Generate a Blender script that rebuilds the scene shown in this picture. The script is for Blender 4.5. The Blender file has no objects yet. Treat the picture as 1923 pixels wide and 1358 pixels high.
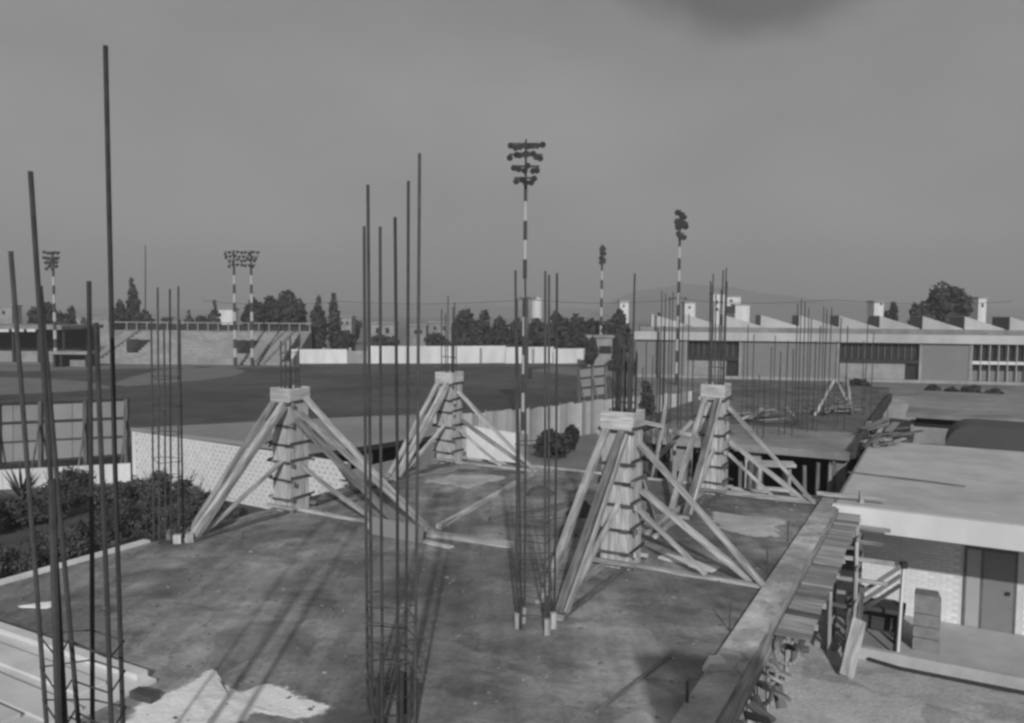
import bpy, math, random
import numpy as np
from mathutils import Vector, Matrix, noise as mnoise

random.seed(7)
rng = np.random.default_rng(7)
scene = bpy.context.scene
COL = scene.collection
R_ = math.radians

# ------------------------------------------------------------------ camera
CH = 4.6                      # eye height above the unfinished deck (deck = z 0)
GZ = -3.4                     # natural ground
FPX = 1496.0                  # focal length in photograph pixels (1923 wide)
PITCH = math.atan(94.0 / FPX)
ROLL = R_(0.42)
CAMROT = Matrix.Rotation(math.pi / 2 - PITCH, 3, 'X') @ Matrix.Rotation(ROLL, 3, 'Z')
cam_d = bpy.data.cameras.new('camera')
cam = bpy.data.objects.new('camera', cam_d)
COL.objects.link(cam)
cam.matrix_world = Matrix.Translation((0, 0, CH)) @ CAMROT.to_4x4()
cam_d.sensor_width = 36.0
cam_d.lens = 36.0 * FPX / 1923.0
cam_d.clip_end = 6000
cam_d.dof.use_dof = False
scene.camera = cam

# ------------------------------------------------------------------ light
SUN_EL, SUN_AZ = 26.0, (0.03, -1.0)          # towards the sun, seen from above
sd = Vector((SUN_AZ[0], SUN_AZ[1], 0)).normalized() * math.cos(R_(SUN_EL)) + Vector((0, 0, math.sin(R_(SUN_EL))))
sl = bpy.data.lights.new('sun', 'SUN')
sl.energy = 3.0
sl.angle = R_(1.0)
sl.color = (1, 1, 1)                           # the photograph is monochrome
sun = bpy.data.objects.new('sun', sl)
sun.rotation_euler = sd.to_track_quat('Z', 'Y').to_euler()
COL.objects.link(sun)

world = bpy.data.worlds.new('World')
scene.world = world
world.use_nodes = True
nt = world.node_tree
for n in list(nt.nodes):
    nt.nodes.remove(n)
def wn(t, **k):
    n = nt.nodes.new(t)
    for a, v in k.items():
        setattr(n, a, v)
    return n
sky = wn('ShaderNodeTexSky', sky_type='NISHITA', sun_disc=False)
sky.sun_elevation = R_(SUN_EL)
sky.sun_rotation = math.atan2(SUN_AZ[0], SUN_AZ[1])
sky.dust_density = 4.0
sky.air_density = 1.0
bw = wn('ShaderNodeRGBToBW')
nt.links.new(sky.outputs[0], bw.inputs[0])
# flatten the clear-sky gradient into a smoggy, even veil
mixv = wn('ShaderNodeMix', data_type='FLOAT')
mixv.inputs[0].default_value = 0.85
nt.links.new(bw.outputs[0], mixv.inputs[2])
mixv.inputs[3].default_value = 2.42
tc = wn('ShaderNodeTexCoord')
n1 = wn('ShaderNodeTexNoise'); n1.inputs['Scale'].default_value = 3.0; n1.inputs['Detail'].default_value = 7
n1.inputs['Roughness'].default_value = 0.45
mp = wn('ShaderNodeMapping'); mp.inputs['Scale'].default_value = (1, 1, 2.0)
nt.links.new(tc.outputs['Generated'], mp.inputs[0]); nt.links.new(mp.outputs[0], n1.inputs['Vector'])
mr = wn('ShaderNodeMapRange'); mr.inputs[1].default_value = 0.3; mr.inputs[2].default_value = 0.7
mr.inputs[3].default_value = 0.86; mr.inputs[4].default_value = 1.15
nt.links.new(n1.outputs[0], mr.inputs[0])
m1 = wn('ShaderNodeMath', operation='MULTIPLY')
nt.links.new(mixv.outputs[0], m1.inputs[0]); nt.links.new(mr.outputs[0], m1.inputs[1])
# one darker cloud bank, up to the right
cdir = CAMROT @ Vector(((1425 - 961.5) / FPX, -(-62 - 679) / FPX, -1)); cdir.normalize()
sub = wn('ShaderNodeVectorMath', operation='SUBTRACT')
nt.links.new(tc.outputs['Generated'], sub.inputs[0]); sub.inputs[1].default_value = cdir
sc_ = wn('ShaderNodeVectorMath', operation='MULTIPLY')
nt.links.new(sub.outputs[0], sc_.inputs[0]); sc_.inputs[1].default_value = (1 / 0.15, 1 / 0.15, 1 / 0.07)
ln = wn('ShaderNodeVectorMath', operation='LENGTH'); nt.links.new(sc_.outputs[0], ln.inputs[0])
n2 = wn('ShaderNodeTexNoise'); n2.inputs['Scale'].default_value = 9; n2.inputs['Detail'].default_value = 3
nt.links.new(tc.outputs['Generated'], n2.inputs['Vector'])
ad = wn('ShaderNodeMath', operation='MULTIPLY_ADD'); nt.links.new(n2.outputs[0], ad.inputs[0])
ad.inputs[1].default_value = 0.9; nt.links.new(ln.outputs['Value'], ad.inputs[2])
mc = wn('ShaderNodeMapRange', interpolation_type='SMOOTHSTEP'); mc.inputs[1].default_value = 1.0; mc.inputs[2].default_value = 1.65
mc.inputs[3].default_value = 0.48; mc.inputs[4].default_value = 1.0
nt.links.new(ad.outputs[0], mc.inputs[0])
m2 = wn('ShaderNodeMath', operation='MULTIPLY')
nt.links.new(m1.outputs[0], m2.inputs[0]); nt.links.new(mc.outputs[0], m2.inputs[1])
# brown smog lying along the horizon, slightly dimmer overhead
sx3 = wn('ShaderNodeSeparateXYZ'); nt.links.new(tc.outputs['Generated'], sx3.inputs[0])
hz = wn('ShaderNodeValToRGB'); hz.color_ramp.interpolation = 'EASE'
el_ = hz.color_ramp.elements; el_[0].position = 0.0; el_[0].color = (.52, .52, .52, 1); el_[1].position = 0.10; el_[1].color = (.98, .98, .98, 1)
e3 = el_.new(0.22); e3.color = (1.0, 1.0, 1.0, 1); e4 = el_.new(0.45); e4.color = (.86, .86, .86, 1); e5 = el_.new(1.0); e5.color = (.86, .86, .86, 1)
nt.links.new(sx3.outputs['Z'], hz.inputs[0])
m3 = wn('ShaderNodeMath', operation='MULTIPLY'); nt.links.new(m2.outputs[0], m3.inputs[0]); nt.links.new(hz.outputs[0], m3.inputs[1]); m2 = m3
bg = wn('ShaderNodeBackground'); bg.inputs['Strength'].default_value = 0.10
nt.links.new(m2.outputs[0], bg.inputs['Color'])
wo = wn('ShaderNodeOutputWorld'); nt.links.new(bg.outputs[0], wo.inputs[0])

scene.view_settings.view_transform = 'Standard'
scene.view_settings.look = 'None'
scene.view_settings.exposure = 0.2
scene.view_settings.gamma = 1.0
scene.view_settings.use_curve_mapping = False
scene.render.engine = 'CYCLES'
scene.cycles.use_denoising = True
scene.cycles.max_bounces = 6
scene.cycles.diffuse_bounces = 3
scene.cycles.glossy_bounces = 2
scene.cycles.volume_bounces = 1
scene.cycles.filter_width = 2.8                # soft old lens and print

# ------------------------------------------------------------------ helpers
def ray(px, py):
    return CAMROT @ Vector(((px - 961.5) / FPX, -(py - 679.0) / FPX, -1.0))
def G(px, py, z=0.0):
    d = ray(px, py); t = (z - CH) / d.z
    return Vector((d.x * t, d.y * t, z))
def GD(px, py, D):
    d = ray(px, py); t = D / d.y
    return Vector((d.x * t, D, CH + d.z * t))
def XAT(px, D, z=0.0):
    """x of the place seen at photo column px, distance D"""
    py = 585.0
    for _ in range(4):
        p = GD(px, py, D); py += (p.z - z) * FPX / D
    return p.x

MATS = {}
def mat(name, base, rough=0.85, var=0.25, scale=3.0, bump=0.2, rnd=0.0, detail=6.0, stretch=(1, 1, 1), metal=0.0, stain=0.0, spec=0.3, bscale=6.0, streak=0.0, crack=0.0):
    m = bpy.data.materials.new(name); m.use_nodes = True
    t = m.node_tree; b = t.nodes['Principled BSDF']
    b.inputs['Roughness'].default_value = rough
    b.inputs['Metallic'].default_value = metal
    b.inputs['Specular IOR Level'].default_value = spec
    c = t.nodes.new('ShaderNodeTexCoord')
    mpn = t.nodes.new('ShaderNodeMapping'); mpn.inputs['Scale'].default_value = stretch
    t.links.new(c.outputs['Object'], mpn.inputs[0])
    n = t.nodes.new('ShaderNodeTexNoise'); n.inputs['Scale'].default_value = scale
    n.inputs['Detail'].default_value = detail; n.inputs['Roughness'].default_value = 0.62
    t.links.new(mpn.outputs[0], n.inputs['Vector'])
    r = t.nodes.new('ShaderNodeMapRange'); r.inputs[1].default_value = 0.3; r.inputs[2].default_value = 0.7
    r.inputs[3].default_value = base * (1 - var); r.inputs[4].default_value = base * (1 + var)
    t.links.new(n.outputs[0], r.inputs[0])
    out = r.outputs[0]
    if stain > 0:
        n2 = t.nodes.new('ShaderNodeTexNoise'); n2.inputs['Scale'].default_value = scale * 0.22
        n2.inputs['Detail'].default_value = 5; n2.inputs['Distortion'].default_value = 0.6
        t.links.new(mpn.outputs[0], n2.inputs['Vector'])
        r2 = t.nodes.new('ShaderNodeMapRange'); r2.inputs[1].default_value = 0.38; r2.inputs[2].default_value = 0.62
        r2.inputs[3].default_value = 1 - stain; r2.inputs[4].default_value = 1 + stain * 0.5
        t.links.new(n2.outputs[0], r2.inputs[0])
        mu = t.nodes.new('ShaderNodeMath'); mu.operation = 'MULTIPLY'
        t.links.new(out, mu.inputs[0]); t.links.new(r2.outputs[0], mu.inputs[1]); out = mu.outputs[0]
    if streak > 0:                      # broom and wash marks drawn out along one way
        mp2 = t.nodes.new('ShaderNodeMapping'); mp2.inputs['Rotation'].default_value = (0, 0, 0.35); mp2.inputs['Scale'].default_value = (3.2, 0.25, 1)
        t.links.new(c.outputs['Object'], mp2.inputs[0])
        n4 = t.nodes.new('ShaderNodeTexNoise'); n4.inputs['Scale'].default_value = 0.8; n4.inputs['Detail'].default_value = 6; n4.inputs['Distortion'].default_value = 0.4
        t.links.new(mp2.outputs[0], n4.inputs['Vector'])
        r4 = t.nodes.new('ShaderNodeMapRange'); r4.inputs[1].default_value = 0.35; r4.inputs[2].default_value = 0.65; r4.inputs[3].default_value = 1 - streak; r4.inputs[4].default_value = 1 + streak * .6
        t.links.new(n4.outputs[0], r4.inputs[0])
        mu = t.nodes.new('ShaderNodeMath'); mu.operation = 'MULTIPLY'
        t.links.new(out, mu.inputs[0]); t.links.new(r4.outputs[0], mu.inputs[1]); out = mu.outputs[0]
    if crack > 0:                       # hairline cracks and trowel grit
        vo = t.nodes.new('ShaderNodeTexVoronoi'); vo.feature = 'DISTANCE_TO_EDGE'; vo.inputs['Scale'].default_value = 0.42
        nd = t.nodes.new('ShaderNodeTexNoise'); nd.inputs['Scale'].default_value = 1.7; nd.inputs['Detail'].default_value = 6
        t.links.new(c.outputs['Object'], nd.inputs['Vector'])
        va = t.nodes.new('ShaderNodeVectorMath'); va.operation = 'MULTIPLY_ADD'; va.inputs[1].default_value = (.9, .9, .9)
        t.links.new(nd.outputs['Color'], va.inputs[0]); t.links.new(c.outputs['Object'], va.inputs[2]); t.links.new(va.outputs[0], vo.inputs['Vector'])
        r5 = t.nodes.new('ShaderNodeMapRange'); r5.inputs[1].default_value = 0.0; r5.inputs[2].default_value = 0.02; r5.inputs[3].default_value = 1 - crack; r5.inputs[4].default_value = 1.0
        t.links.new(vo.outputs['Distance'], r5.inputs[0])
        n6 = t.nodes.new('ShaderNodeTexNoise'); n6.inputs['Scale'].default_value = 14; n6.inputs['Detail'].default_value = 8; n6.inputs['Roughness'].default_value = .75
        t.links.new(c.outputs['Object'], n6.inputs['Vector'])
        r6 = t.nodes.new('ShaderNodeMapRange'); r6.inputs[1].default_value = 0.3; r6.inputs[2].default_value = 0.7; r6.inputs[3].default_value = .78; r6.inputs[4].default_value = 1.2
        t.links.new(n6.outputs[0], r6.inputs[0])
        n7 = t.nodes.new('ShaderNodeTexNoise'); n7.inputs['Scale'].default_value = 0.75; n7.inputs['Detail'].default_value = 7; n7.inputs['Roughness'].default_value = .6; n7.inputs['Distortion'].default_value = 1.2
        t.links.new(c.outputs['Object'], n7.inputs['Vector'])
        r7 = t.nodes.new('ShaderNodeMapRange'); r7.interpolation_type = 'SMOOTHSTEP'; r7.inputs[1].default_value = 0.50; r7.inputs[2].default_value = 0.58; r7.inputs[3].default_value = 1.0; r7.inputs[4].default_value = .74
        t.links.new(n7.outputs[0], r7.inputs[0])
        for q in (r5, r6, r7):
            mu = t.nodes.new('ShaderNodeMath'); mu.operation = 'MULTIPLY'; t.links.new(out, mu.inputs[0]); t.links.new(q.outputs[0], mu.inputs[1]); out = mu.outputs[0]
    if rnd > 0:
        oi = t.nodes.new('ShaderNodeObjectInfo')
        r3 = t.nodes.new('ShaderNodeMapRange'); r3.inputs[3].default_value = 1 - rnd; r3.inputs[4].default_value = 1 + rnd
        t.links.new(oi.outputs['Random'], r3.inputs[0])
        mu = t.nodes.new('ShaderNodeMath'); mu.operation = 'MULTIPLY'
        t.links.new(out, mu.inputs[0]); t.links.new(r3.outputs[0], mu.inputs[1]); out = mu.outputs[0]
    t.links.new(out, b.inputs['Base Color'])
    if bump > 0:
        n3 = t.nodes.new('ShaderNodeTexNoise'); n3.inputs['Scale'].default_value = scale * bscale; n3.inputs['Detail'].default_value = 4
        t.links.new(mpn.outputs[0], n3.inputs['Vector'])
        bp = t.nodes.new('ShaderNodeBump'); bp.inputs['Strength'].default_value = bump; bp.inputs['Distance'].default_value = 0.03
        t.links.new(n3.outputs[0], bp.inputs['Height']); t.links.new(bp.outputs[0], b.inputs['Normal'])
    MATS[name] = m
    return m

def wood(name, base, var=.35, rnd=.2, stain=.3):
    m = bpy.data.materials.new(name); m.use_nodes = True
    t = m.node_tree; b = t.nodes['Principled BSDF']; b.inputs['Roughness'].default_value = .88; b.inputs['Specular IOR Level'].default_value = .2
    at = t.nodes.new('ShaderNodeAttribute'); at.attribute_name = 'grain'
    def nz(scale, det, lo, hi, mn, mx, dist=0.0):
        mpn = t.nodes.new('ShaderNodeMapping'); mpn.inputs['Scale'].default_value = scale; t.links.new(at.outputs['Vector'], mpn.inputs[0])
        n = t.nodes.new('ShaderNodeTexNoise'); n.inputs['Scale'].default_value = 1.0; n.inputs['Detail'].default_value = det; n.inputs['Distortion'].default_value = dist
        t.links.new(mpn.outputs[0], n.inputs['Vector'])
        r = t.nodes.new('ShaderNodeMapRange'); r.inputs[1].default_value = lo; r.inputs[2].default_value = hi; r.inputs[3].default_value = mn; r.inputs[4].default_value = mx
        t.links.new(n.outputs[0], r.inputs[0]); return r.outputs[0], n.outputs[0]
    def mul(x, y):
        mu = t.nodes.new('ShaderNodeMath'); mu.operation = 'MULTIPLY'; t.links.new(x, mu.inputs[0]); t.links.new(y, mu.inputs[1]); return mu.outputs[0]
    g, raw = nz((1.6, 26, 26), 5, .3, .7, base * (1 - var), base * (1 + var), .3)      # grain
    st, _ = nz((1.1, 5, 5), 4, .36, .64, 1 - stain, 1 + stain * .45, .6)               # cement and damp stains
    out = mul(g, st)
    oi = t.nodes.new('ShaderNodeObjectInfo'); r3 = t.nodes.new('ShaderNodeMapRange'); r3.inputs[3].default_value = 1 - rnd; r3.inputs[4].default_value = 1 + rnd
    t.links.new(oi.outputs['Random'], r3.inputs[0]); out = mul(out, r3.outputs[0])
    t.links.new(out, b.inputs['Base Color'])
    bp = t.nodes.new('ShaderNodeBump'); bp.inputs['Strength'].default_value = .4; bp.inputs['Distance'].default_value = .02
    t.links.new(raw, bp.inputs['Height']); t.links.new(bp.outputs[0], b.inputs['Normal'])
    return m
def softmat(name, base, var=.2):
    """spilled powder: thins out at a ragged rim"""
    m = mat(name, base, .95, var, 2.5, .5, stain=.2, detail=9)
    t = m.node_tree; b = t.nodes['Principled BSDF']; out = t.nodes['Material Output']
    at = t.nodes.new('ShaderNodeAttribute'); at.attribute_name = 'fade'
    c = t.nodes.new('ShaderNodeTexCoord'); n = t.nodes.new('ShaderNodeTexNoise'); n.inputs['Scale'].default_value = 2.6; n.inputs['Detail'].default_value = 9; n.inputs['Roughness'].default_value = .65
    t.links.new(c.outputs['Object'], n.inputs['Vector'])
    ma = t.nodes.new('ShaderNodeMath'); ma.operation = 'MULTIPLY_ADD'; t.links.new(n.outputs[0], ma.inputs[0]); ma.inputs[1].default_value = 1.5; t.links.new(at.outputs['Fac'], ma.inputs[2])
    r = t.nodes.new('ShaderNodeMapRange'); r.interpolation_type = 'SMOOTHSTEP'; r.inputs[1].default_value = 1.02; r.inputs[2].default_value = 1.28; t.links.new(ma.outputs[0], r.inputs[0])
    tr = t.nodes.new('ShaderNodeBsdfTransparent'); mx = t.nodes.new('ShaderNodeMixShader')
    t.links.new(r.outputs[0], mx.inputs[0]); t.links.new(tr.outputs[0], mx.inputs[1]); t.links.new(b.outputs[0], mx.inputs[2]); t.links.new(mx.outputs[0], out.inputs['Surface'])
    return m
M_deck = mat('deck_concrete', 0.26, 0.9, 0.34, 1.6, 0.5, stain=0.40, detail=9, streak=0.22, crack=.18)
M_beam = mat('edge_concrete', 0.52, 0.9, 0.25, 2.5, 0.8, stain=0.3, detail=9, crack=.3)
M_conc = mat('concrete', 0.28, 0.9, 0.18, 1.5, 0.25, stain=0.15)
M_conc2 = mat('old_concrete', 0.24, 0.9, 0.22, 1.0, 0.25, stain=0.2)
M_roof = mat('pale_roof', 0.46, 0.9, 0.12, 1.4, 0.3, stain=0.13, detail=9)
M_white = mat('white_paint', 0.64, 0.7, 0.09, 1.5, 0.05, stain=0.12, stretch=(1, 1, .25))
M_brick = mat('white_brick', 0.74, 0.85, 0.10, 4.0, 0.2, rnd=0.07)
M_mortar = mat('mortar', 0.60, 0.9, 0.1, 5.0, 0.2)
M_block = mat('white_block', 0.62, 0.85, 0.1, 3.0, 0.15, rnd=0.06)
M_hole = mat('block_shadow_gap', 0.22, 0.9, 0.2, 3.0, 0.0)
M_kerb = mat('kerb_concrete', 0.44, 0.85, 0.12, 2.0, 0.3, stain=.12)
M_lwall = mat('limewashed_wall', 0.74, 0.85, 0.08, 1.2, 0.1, stain=.1)
M_fwhite = mat('factory_white', 0.41, 0.8, 0.12, 0.5, 0.05, stain=0.18, stretch=(1, 1, .3))
M_wood = wood('formwork_board', 0.46, .28, .14, .22)
M_wood2 = wood('timber', 0.36, .38, .28, .35)
M_woodd = wood('weathered_timber', 0.16, .4, .35, .35)
M_yoke = wood('dark_timber', 0.085, .35, .3, .3)
M_ply = mat('pale_panel', 0.62, 0.8, 0.15, 1.2, 0.2, rnd=0.12, stain=0.12)
M_bar = mat('rusty_steel', 0.055, 0.75, 0.3, 6.0, 0.1, rnd=0.35)
M_steel = mat('grey_steel', 0.14, 0.6, 0.2, 5.0, 0.05, metal=0.2)
M_dark = mat('dark_paint', 0.035, 0.8, 0.2, 3.0, 0.05)
M_void = mat('painted_interior_shade', 0.03, 0.95, 0.2, 2.0, 0.0)  # near-black colour stands in for shade inside rooms and openings
M_grass = mat('field_grass', 0.08, 0.95, 0.3, 0.35, 0.3, stain=0.28, bscale=40, detail=9)
M_dirtf = mat('infield_dirt', 0.165, 0.95, 0.15, 0.3, 0.2)
M_ground = mat('earth', 0.19, 0.95, 0.25, 0.25, 0.4, stain=0.25, bscale=20)
M_yard = mat('yard_sand', 0.50, 0.95, 0.2, 0.9, 0.7, stain=0.22, bscale=14, detail=9, crack=.12)
M_soil = mat('dark_soil', 0.085, 0.95, 0.3, 0.8, 0.5, stain=0.25)
M_leaf = mat('foliage', 0.048, 0.8, 0.55, 0.9, 0.0, rnd=0.2)
M_leaf2 = mat('shrub_leaf', 0.07, 0.8, 0.6, 2.0, 0.0, rnd=0.25)
M_bark = mat('bark', 0.09, 0.9, 0.3, 4.0, 0.3)
M_glass = mat('window_glass', 0.025, 0.35, 0.4, 0.6, 0.0, spec=0.25)
M_facw = mat('factory_wall', 0.19, 0.85, 0.07, 0.8, 0.05)
M_lime = softmat('lime_spill', 0.88, .10)
M_sandp = softmat('sand_spill', 0.46, .2)
M_smear = softmat('mortar_smear', 0.37, .25)
M_hill = mat('hill', 0.12, 1.0, 0.2, 0.01, 0.0)
M_door = mat('door_paint', 0.21, 0.6, 0.06, 3.0, 0.03)
M_brdp = mat('billboard_sheet', 0.25, 0.7, 0.10, 0.8, 0.05, rnd=0.10, stain=0.1)
M_corr = mat('corrugated_sheet', 0.40, 0.7, 0.12, 1.0, 0.0, rnd=0.38)
M_sack = mat('block_face', 0.25, 0.9, 0.2, 4.0, 0.3, rnd=0.12)
M_plank = wood('walkway_plank', 0.34, .25, .22, .35)
M_soft = mat('soffit', 0.35, 0.9, 0.1, 2.0, 0.1)
M_banddk = mat('mast_dark_band', 0.06, 0.6, 0.1, 2.0, 0.0)
M_bandlt = mat('mast_white_band', 0.42, 0.6, 0.05, 2.0, 0.0)

K = 4.6 / 6.8                  # deck furniture was measured for a taller eye; this brings it to real size
XF = [None]
class MB:
    def __init__(s): s.v = []; s.f = []; s.g = {}; s.w = []
    def hexa(s, c8):
        i = len(s.v); s.v += [tuple(p) for p in c8]
        e = [(Vector(c8[1]) - Vector(c8[0])).length, (Vector(c8[3]) - Vector(c8[0])).length, (Vector(c8[4]) - Vector(c8[0])).length]
        o_ = random.uniform(0, 50); L_ = max(range(3), key=lambda q: e[q])
        bits = [(0, 0, 0), (1, 0, 0), (1, 1, 0), (0, 1, 0), (0, 0, 1), (1, 0, 1), (1, 1, 1), (0, 1, 1)]
        for k_, b_ in enumerate(bits):
            q = [b_[0] * e[0], b_[1] * e[1], b_[2] * e[2]]; m_ = q.pop(L_); s.g[i + k_] = (m_ + o_, q[0] + o_, q[1] + o_)
        s.f += [(i, i+3, i+2, i+1), (i+4, i+5, i+6, i+7), (i, i+1, i+5, i+4), (i+1, i+2, i+6, i+5), (i+2, i+3, i+7, i+6), (i+3, i, i+4, i+7)]
        return s
    def obox(s, o, u, v, w):
        """corner o, edge vectors u, v, w (right-handed)"""
        o = Vector(o); u = Vector(u); v = Vector(v); w = Vector(w)
        return s.hexa([o, o+u, o+u+v, o+v, o+w, o+u+w, o+u+v+w, o+v+w])
    def beam(s, p0, p1, w, t, up=(0, 0, 1)):
        p0 = Vector(p0); p1 = Vector(p1); d = (p1 - p0).normalized(); up = Vector(up)
        if abs(d.dot(up)) > 0.98: up = Vector((0, 1, 0))
        sd_ = d.cross(up).normalized(); u2 = sd_.cross(d).normalized()
        a, b = sd_ * (w / 2), u2 * (t / 2)
        L_ = (p1 - p0).length
        if L_ > 1.6:                       # long timbers are never quite straight
            o_ = random.uniform(0, 50); i = len(s.v); n_ = 3; tw = random.uniform(-.10, .10)
            bow = sd_ * random.uniform(-.008, .008) * L_ + u2 * random.uniform(-.007, .004) * L_
            for k_ in range(n_ + 1):
                f_ = k_ / n_; c_ = p0.lerp(p1, f_) + bow * (4 * f_ * (1 - f_)); sc2 = 1 + random.uniform(-.05, .05)
                a2 = (a * math.cos(tw * f_) + b.normalized() * a.length * math.sin(tw * f_)) * sc2; b2 = b * sc2
                for q, gg in ((-a2 - b2, (0, 0)), (a2 - b2, (w, 0)), (a2 + b2, (w, t)), (-a2 + b2, (0, t))):
                    s.g[len(s.v)] = (f_ * L_ + o_, gg[0] + o_, gg[1] + o_); s.v.append(tuple(c_ + q))
            for k_ in range(n_):
                j = i + 4 * k_
                for m_ in range(4): s.f.append((j + m_, j + (m_ + 1) % 4, j + 4 + (m_ + 1) % 4, j + 4 + m_))
            s.f += [(i, i + 3, i + 2, i + 1), (i + 4 * n_, i + 4 * n_ + 1, i + 4 * n_ + 2, i + 4 * n_ + 3)]
            return s
        return s.hexa([p0-a-b, p0+a-b, p1+a-b, p1-a-b, p0-a+b, p0+a+b, p1+a+b, p1-a+b])
    def tube(s, p0, p1, r, n=6, r1=None):
        p0 = Vector(p0); p1 = Vector(p1); r1 = r if r1 is None else r1
        d = (p1 - p0).normalized(); up = Vector((0, 0, 1)) if abs(d.z) < 0.9 else Vector((1, 0, 0))
        x = d.cross(up).normalized(); y = x.cross(d)
        i = len(s.v)
        for k in range(n):
            a = 2 * math.pi * k / n; q = x * math.cos(a) + y * math.sin(a)
            s.v.append(tuple(p0 + q * r)); s.v.append(tuple(p1 + q * r1))
        for k in range(n):
            j = (k + 1) % n
            s.f.append((i + 2*k, i + 2*k + 1, i + 2*j + 1, i + 2*j))
        s.f.append(tuple(i + 2*k for k in range(n))); s.f.append(tuple(i + 2*k + 1 for k in reversed(range(n))))
        return s
    def path(s, pts, r, n=6):
        for a, b in zip(pts[:-1], pts[1:]): s.tube(a, b, r, n)
        return s
    def prism(s, poly, z0, z1):
        """poly: xy list counter-clockwise"""
        i = len(s.v); n = len(poly)
        for p in poly: s.v.append((p[0], p[1], z0))
        for p in poly: s.v.append((p[0], p[1], z1))
        s.f.append(tuple(i + k for k in reversed(range(n)))); s.f.append(tuple(i + n + k for k in range(n)))
        for k in range(n):
            j = (k + 1) % n; s.f.append((i + k, i + j, i + n + j, i + n + k))
        return s
    def extr(s, poly3, vec):
        """flat polygon of 3-D points pushed along vec"""
        i = len(s.v); n = len(poly3); vec = Vector(vec)
        for p in poly3: s.v.append(tuple(p))
        for p in poly3: s.v.append(tuple(Vector(p) + vec))
        s.f.append(tuple(i + k for k in reversed(range(n)))); s.f.append(tuple(i + n + k for k in range(n)))
        for k in range(n):
            j = (k + 1) % n; s.f.append((i + k, i + j, i + n + j, i + n + k))
        return s
    def build(s, name, m, parent=None, smooth=False):
        off = root_loc(parent)
        if XF[0] is not None:
            s.v = [tuple(XF[0] + (Vector(p) - XF[0]) * K) for p in s.v]
        me = bpy.data.meshes.new(name)
        me.from_pydata([(x - off.x, y - off.y, z - off.z) for x, y, z in s.v], [], s.f)
        me.materials.append(m)
        if s.g:
            at_ = me.attributes.new('grain', 'FLOAT_VECTOR', 'POINT')
            at_.data.foreach_set('vector', [q for k_ in range(len(s.v)) for q in s.g.get(k_, s.v[k_])])
        if s.w:
            at_ = me.attributes.new('fade', 'FLOAT', 'POINT'); at_.data.foreach_set('value', s.w)
        if smooth:
            me.polygons.foreach_set('use_smooth', [True] * len(me.polygons))
        import bmesh
        if len(s.f) < 20000:
            bm = bmesh.new(); bm.from_mesh(me); bmesh.ops.recalc_face_normals(bm, faces=bm.faces); bm.to_mesh(me); bm.free()
        o = bpy.data.objects.new(name, me); COL.objects.link(o)
        if parent: o.parent = parent
        return o

ROOT = {}
def root_loc(p):
    v = Vector((0, 0, 0))
    while p is not None:
        v = v + p.location; p = p.parent
    return v
def tag(o, label=None, cat=None, group=None, kind=None):
    if label: o['label'] = label
    if cat: o['category'] = cat
    if group: o['group'] = group
    if kind: o['kind'] = kind
    return o
def thing(name, label, cat, loc=(0, 0, 0), group=None):
    o = bpy.data.objects.new(name, None); COL.objects.link(o)
    o.empty_display_size = 0.3; o.location = loc
    return tag(o, label, cat, group)
def struct(name, mb, m, smooth=False):
    return tag(mb.build(name, m, None, smooth), kind='structure')
def inst(name, me, parent, loc, rotz=0.0):
    """a part sharing mesh data, at a world position"""
    o = bpy.data.objects.new(name, me); COL.objects.link(o)
    o.parent = parent; o.location = Vector(loc) - root_loc(parent); o.rotation_euler = (0, 0, rotz)
    return o
def boxmesh(name, sx, sy, sz, m):
    """box with its origin at the lower front left corner"""
    mb = MB().obox((0, 0, 0), (sx, 0, 0), (0, sy, 0), (0, 0, sz))
    me = bpy.data.meshes.new(name); me.from_pydata(mb.v, [], mb.f); me.materials.append(m)
    return me

# ------------------------------------------------------------------ building frame
ANG = R_(61.5)
A = Vector((math.cos(ANG), math.sin(ANG), 0))          # away from the camera
B = Vector((-A.y, A.x, 0))                              # to the left
RR = -B                                                 # to the right
FR0 = G(1165, 1060, 0)
def W(a, b, z=0.0): return FR0 + A * a + B * b + Vector((0, 0, z))
def ab(p):
    d = Vector(p) - FR0; return d.dot(A), d.dot(B)
def bbox(mb, a0, a1, b0, b1, z0, z1):
    return mb.obox(W(a0, b1, z0), RR * (b1 - b0), A * (a1 - a0), (0, 0, z1 - z0))
UZ = Vector((0, 0, 1))
aRB, bL = ab(G(1335, 925, 0))[0], ab(G(553, 955, 0))[1]
BAYA, BAYB = aRB, bL                                     # column grid
E_R = ab(G(1448, 1084, 0))[1]                            # right edge of the deck
E_L = bL + 0.5
E_BACK = BAYA + 0.7
E_FRONT = -18.0

# ================================================================== GROUND AND SKYLINE
mb = MB(); mb.prism([(-2200, -300), (2200, -300), (2200, 2300), (-2200, 2300)], GZ - 0.3, GZ)
struct('ground', mb, M_ground)

def flat(name, pts, z, m, th=0.02):
    mb = MB(); poly = [(p.x, p.y) for p in pts]
    ar = sum(poly[i][0] * poly[(i+1) % len(poly)][1] - poly[(i+1) % len(poly)][0] * poly[i][1] for i in range(len(poly)))
    if ar < 0: poly = poly[::-1]
    mb.prism(poly, z - th, z); return mb
fz = GZ + 0.006
pts = [G(x, y, fz) for x, y in [(-500, 830), (-60, 822), (255, 902), (700, 868), (985, 832), (1130, 806), (1190, 745), (1120, 686), (900, 681), (545, 684), (120, 686), (-140, 688), (-600, 700)]]
struct('sports_field', flat('f', pts, fz, M_grass, 0.004), M_grass)
def ell(cx, cy, rx, ry, n=28, jag=0.05):
    return [(cx + rx * math.cos(t) * (1 + random.uniform(-jag, jag)), cy + ry * math.sin(t) * (1 + random.uniform(-jag, jag))) for t in [2 * math.pi * i / n for i in range(n)]]
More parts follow.
